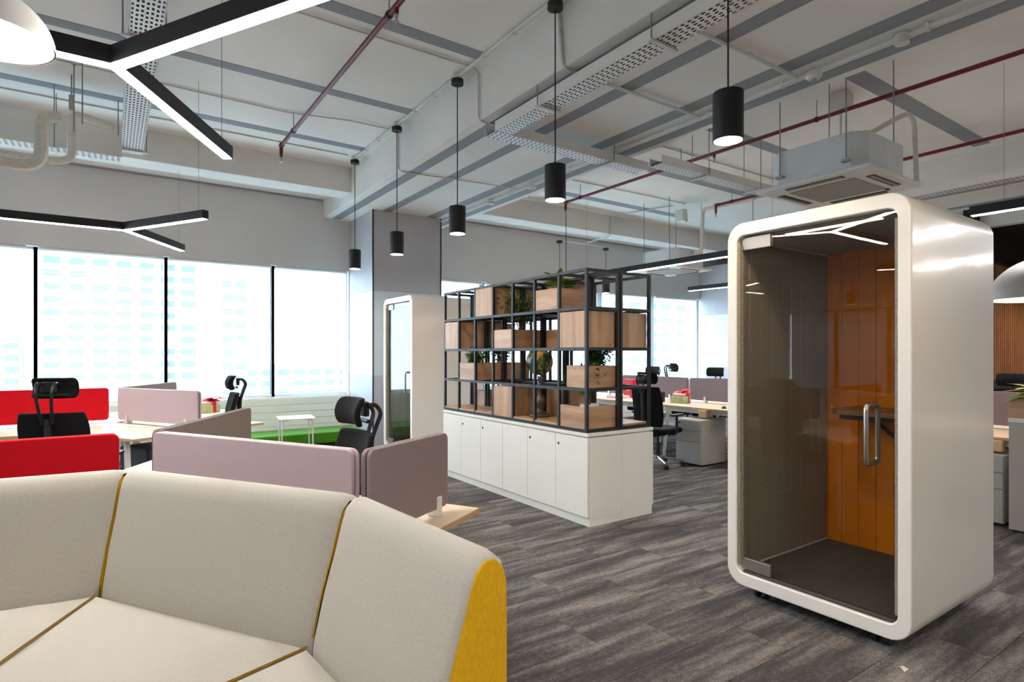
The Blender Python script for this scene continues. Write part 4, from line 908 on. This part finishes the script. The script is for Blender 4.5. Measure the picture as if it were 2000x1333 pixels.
# ================================================================ SOFA (three wedge modules around the corner)
ZT, ZSEAT = 1.04, .66
prof = [(.0,.58),(.012,.66),(.045,.78),(.085,.90),(.108,.975),(.125,1.015),(.15,1.036),(.178,1.036),(.20,1.018),(.212,.985),(.215,.90),(.215,.40),(.215,.04),(.0,.04)]
def sofa_module(p0, p1, m0, m1, s0, s1, label, end1=False):
    # p0,p1: seat/back junction ends; m0,m1: unit-ish mitre directions outward (per unit of normal offset); s0,s1: inner seat corners
    t = thing('sofa_module', label, 'sofa', (p0[0], p0[1], 0), 0, 'beige sofa modules')
    o = Vector(p0); A = Vector((0,0)); B = Vector(p1)-o; u = (B-A).normalized(); L = (B-A).length
    rings = []
    ss = [0,.012,.05,.2,.5,.8,.95,.988,1]; ins = [.014,.004,0,0,0,0,0,.004,.014]
    cz, cn = .6, .11
    for s, i_ in zip(ss, ins):
        base = A.lerp(B, s); mm = Vector(m0).lerp(Vector(m1), s); ring = []
        g = .006*(1-2*s)
        for n_, z_ in prof:
            n2 = .13+(n_-.13)*(1-i_*9); z2 = z_-(i_ if z_ > .85 else 0)
            q = base+mm*n2+u*g; ring.append((q.x, q.y, z2))
        rings.append(ring)
    b = MB(); n = len(prof); vs = [p for r in rings for p in r]; fs = []
    for i in range(len(rings)-1):
        for k in range(n): j = (k+1) % n; fs.append((i*n+k, i*n+j, (i+1)*n+j, (i+1)*n+k))
    b.add(vs, fs); b.build('backrest', 'sofa', t, smooth=True, angle=.9)
    for s, sg in ((0,-1),(1,1)):
        base = A.lerp(B, s); mm = Vector(m0).lerp(Vector(m1), s); vs = []
        for off in (-.004, .006 if (s == 1 and end1) else .0025):
            for n_, z_ in prof:
                k = .012 if (s == 1 and end1) else .022; n2 = .13+(n_-.13)*(1-k*9); z2 = z_-(k if z_ > .85 else 0); q = base+mm*n2+u*sg*off+u*.006*(-sg); vs.append((q.x,q.y,z2))
        fs = [tuple(range(n))[::-1], tuple(range(n,2*n))]+[(i,(i+1)%n,n+(i+1)%n,n+i) for i in range(n)]
        pn = MB().add(vs, fs).build('side_panel', 'yellow', t, bevel=.003); tag(pn, 'mustard yellow side panel')
    # seat
    c = [Vector(q)-o for q in (p0, p1, s1, s0)]; ctr = sum(c, Vector((0,0)))/4
    pts = [q+(ctr-q).normalized()*.010 for q in c]
    N = 8; vs = []; fs = []
    for i in range(N+1):
        for j in range(N+1):
            a, d = i/N, j/N; q = pts[0].lerp(pts[1], a).lerp(pts[3].lerp(pts[2], a), d)
            e = min(a, 1-a, d, 1-d); z = ZSEAT+.012*min(1, e*4)-.022*max(0, 1-e*12)
            vs.append((q.x, q.y, z))
    for i in range(N):
        for j in range(N): k = i*(N+1)+j; fs.append((k,k+1,k+N+2,k+N+1))
    nb = len(vs); bd = [i*(N+1) for i in range(N)]+[N*(N+1)+j for j in range(N)]+[i*(N+1)+N for i in range(N,0,-1)]+[j for j in range(N,0,-1)]
    for k in bd: vs.append((vs[k][0], vs[k][1], ZSEAT-.16))
    for k in range(len(bd)): j = (k+1) % len(bd); fs.append((bd[k], bd[j], nb+j, nb+k))
    MB().add(vs, fs).build('seat_cushion', 'sofa', t, smooth=True, angle=1.2)
    MB().prism([(q.x,q.y) for q in pts], .05, ZSEAT-.15).build('base', 'sofa', t)
    for q0, q1 in ((c[0],c[3]), (c[1],c[2])):
        MB().sweep([(q0.x,q0.y,ZSEAT-.018),(q1.x,q1.y,ZSEAT-.018)], .003, 6).build('piping', 'yellow', t, smooth=True)
    for q0, mm in ((A, Vector(m0)), (B, Vector(m1))):
        MB().sweep([(q0.x+mm.x*(k[0]+.004), q0.y+mm.y*(k[0]+.012), k[1]) for k in prof[1:5]], .0022, 6).build('piping', 'yellow', t, smooth=True)
Ja, Jb, Jc, Jd = (-.96, 2.56), (-.04, 2.453), (.457, 1.68), (.515, 1.045)
def nrm(p, q): d = (Vector(q)-Vector(p)).normalized(); return Vector((-d.y, d.x))
n1, n2, n3 = nrm(Ja,Jb), nrm(Jb,Jc), nrm(Jc,Jd)
def mitre(a, b): m = (a+b).normalized(); return m/m.dot(a)
Sa, Sb, Sc, Sd = (-1.05, 1.95), (-.33, 1.89), (-.11, 1.50), (.02, .86)
sofa_module(Ja, Jb, n1, mitre(n1,n2), Sa, Sb, 'beige sofa module at the left edge of the photo')
sofa_module(Jb, Jc, mitre(n1,n2), mitre(n2,n3), Sb, Sc, 'middle beige sofa module with a full wide backrest')
sofa_module(Jc, Jd, mitre(n2,n3), n3, Sc, Sd, 'right beige sofa module ending in a mustard yellow side panel', end1=True)

t = thing('paper_scrap', 'tiny white paper scrap on the carpet in front of the big booth', 'paper', (3.03, 1.20, .001))
MB().add([(-.02,-.012,0),(.015,-.016,.004),(.022,.01,.0),(-.006,.018,.008),(-.018,.006,.014),(.004,.0,.016)], [(0,1,5),(1,2,5),(2,3,5),(3,4,5),(4,0,5)]).build('crumpled_sheet', 'paper', t)
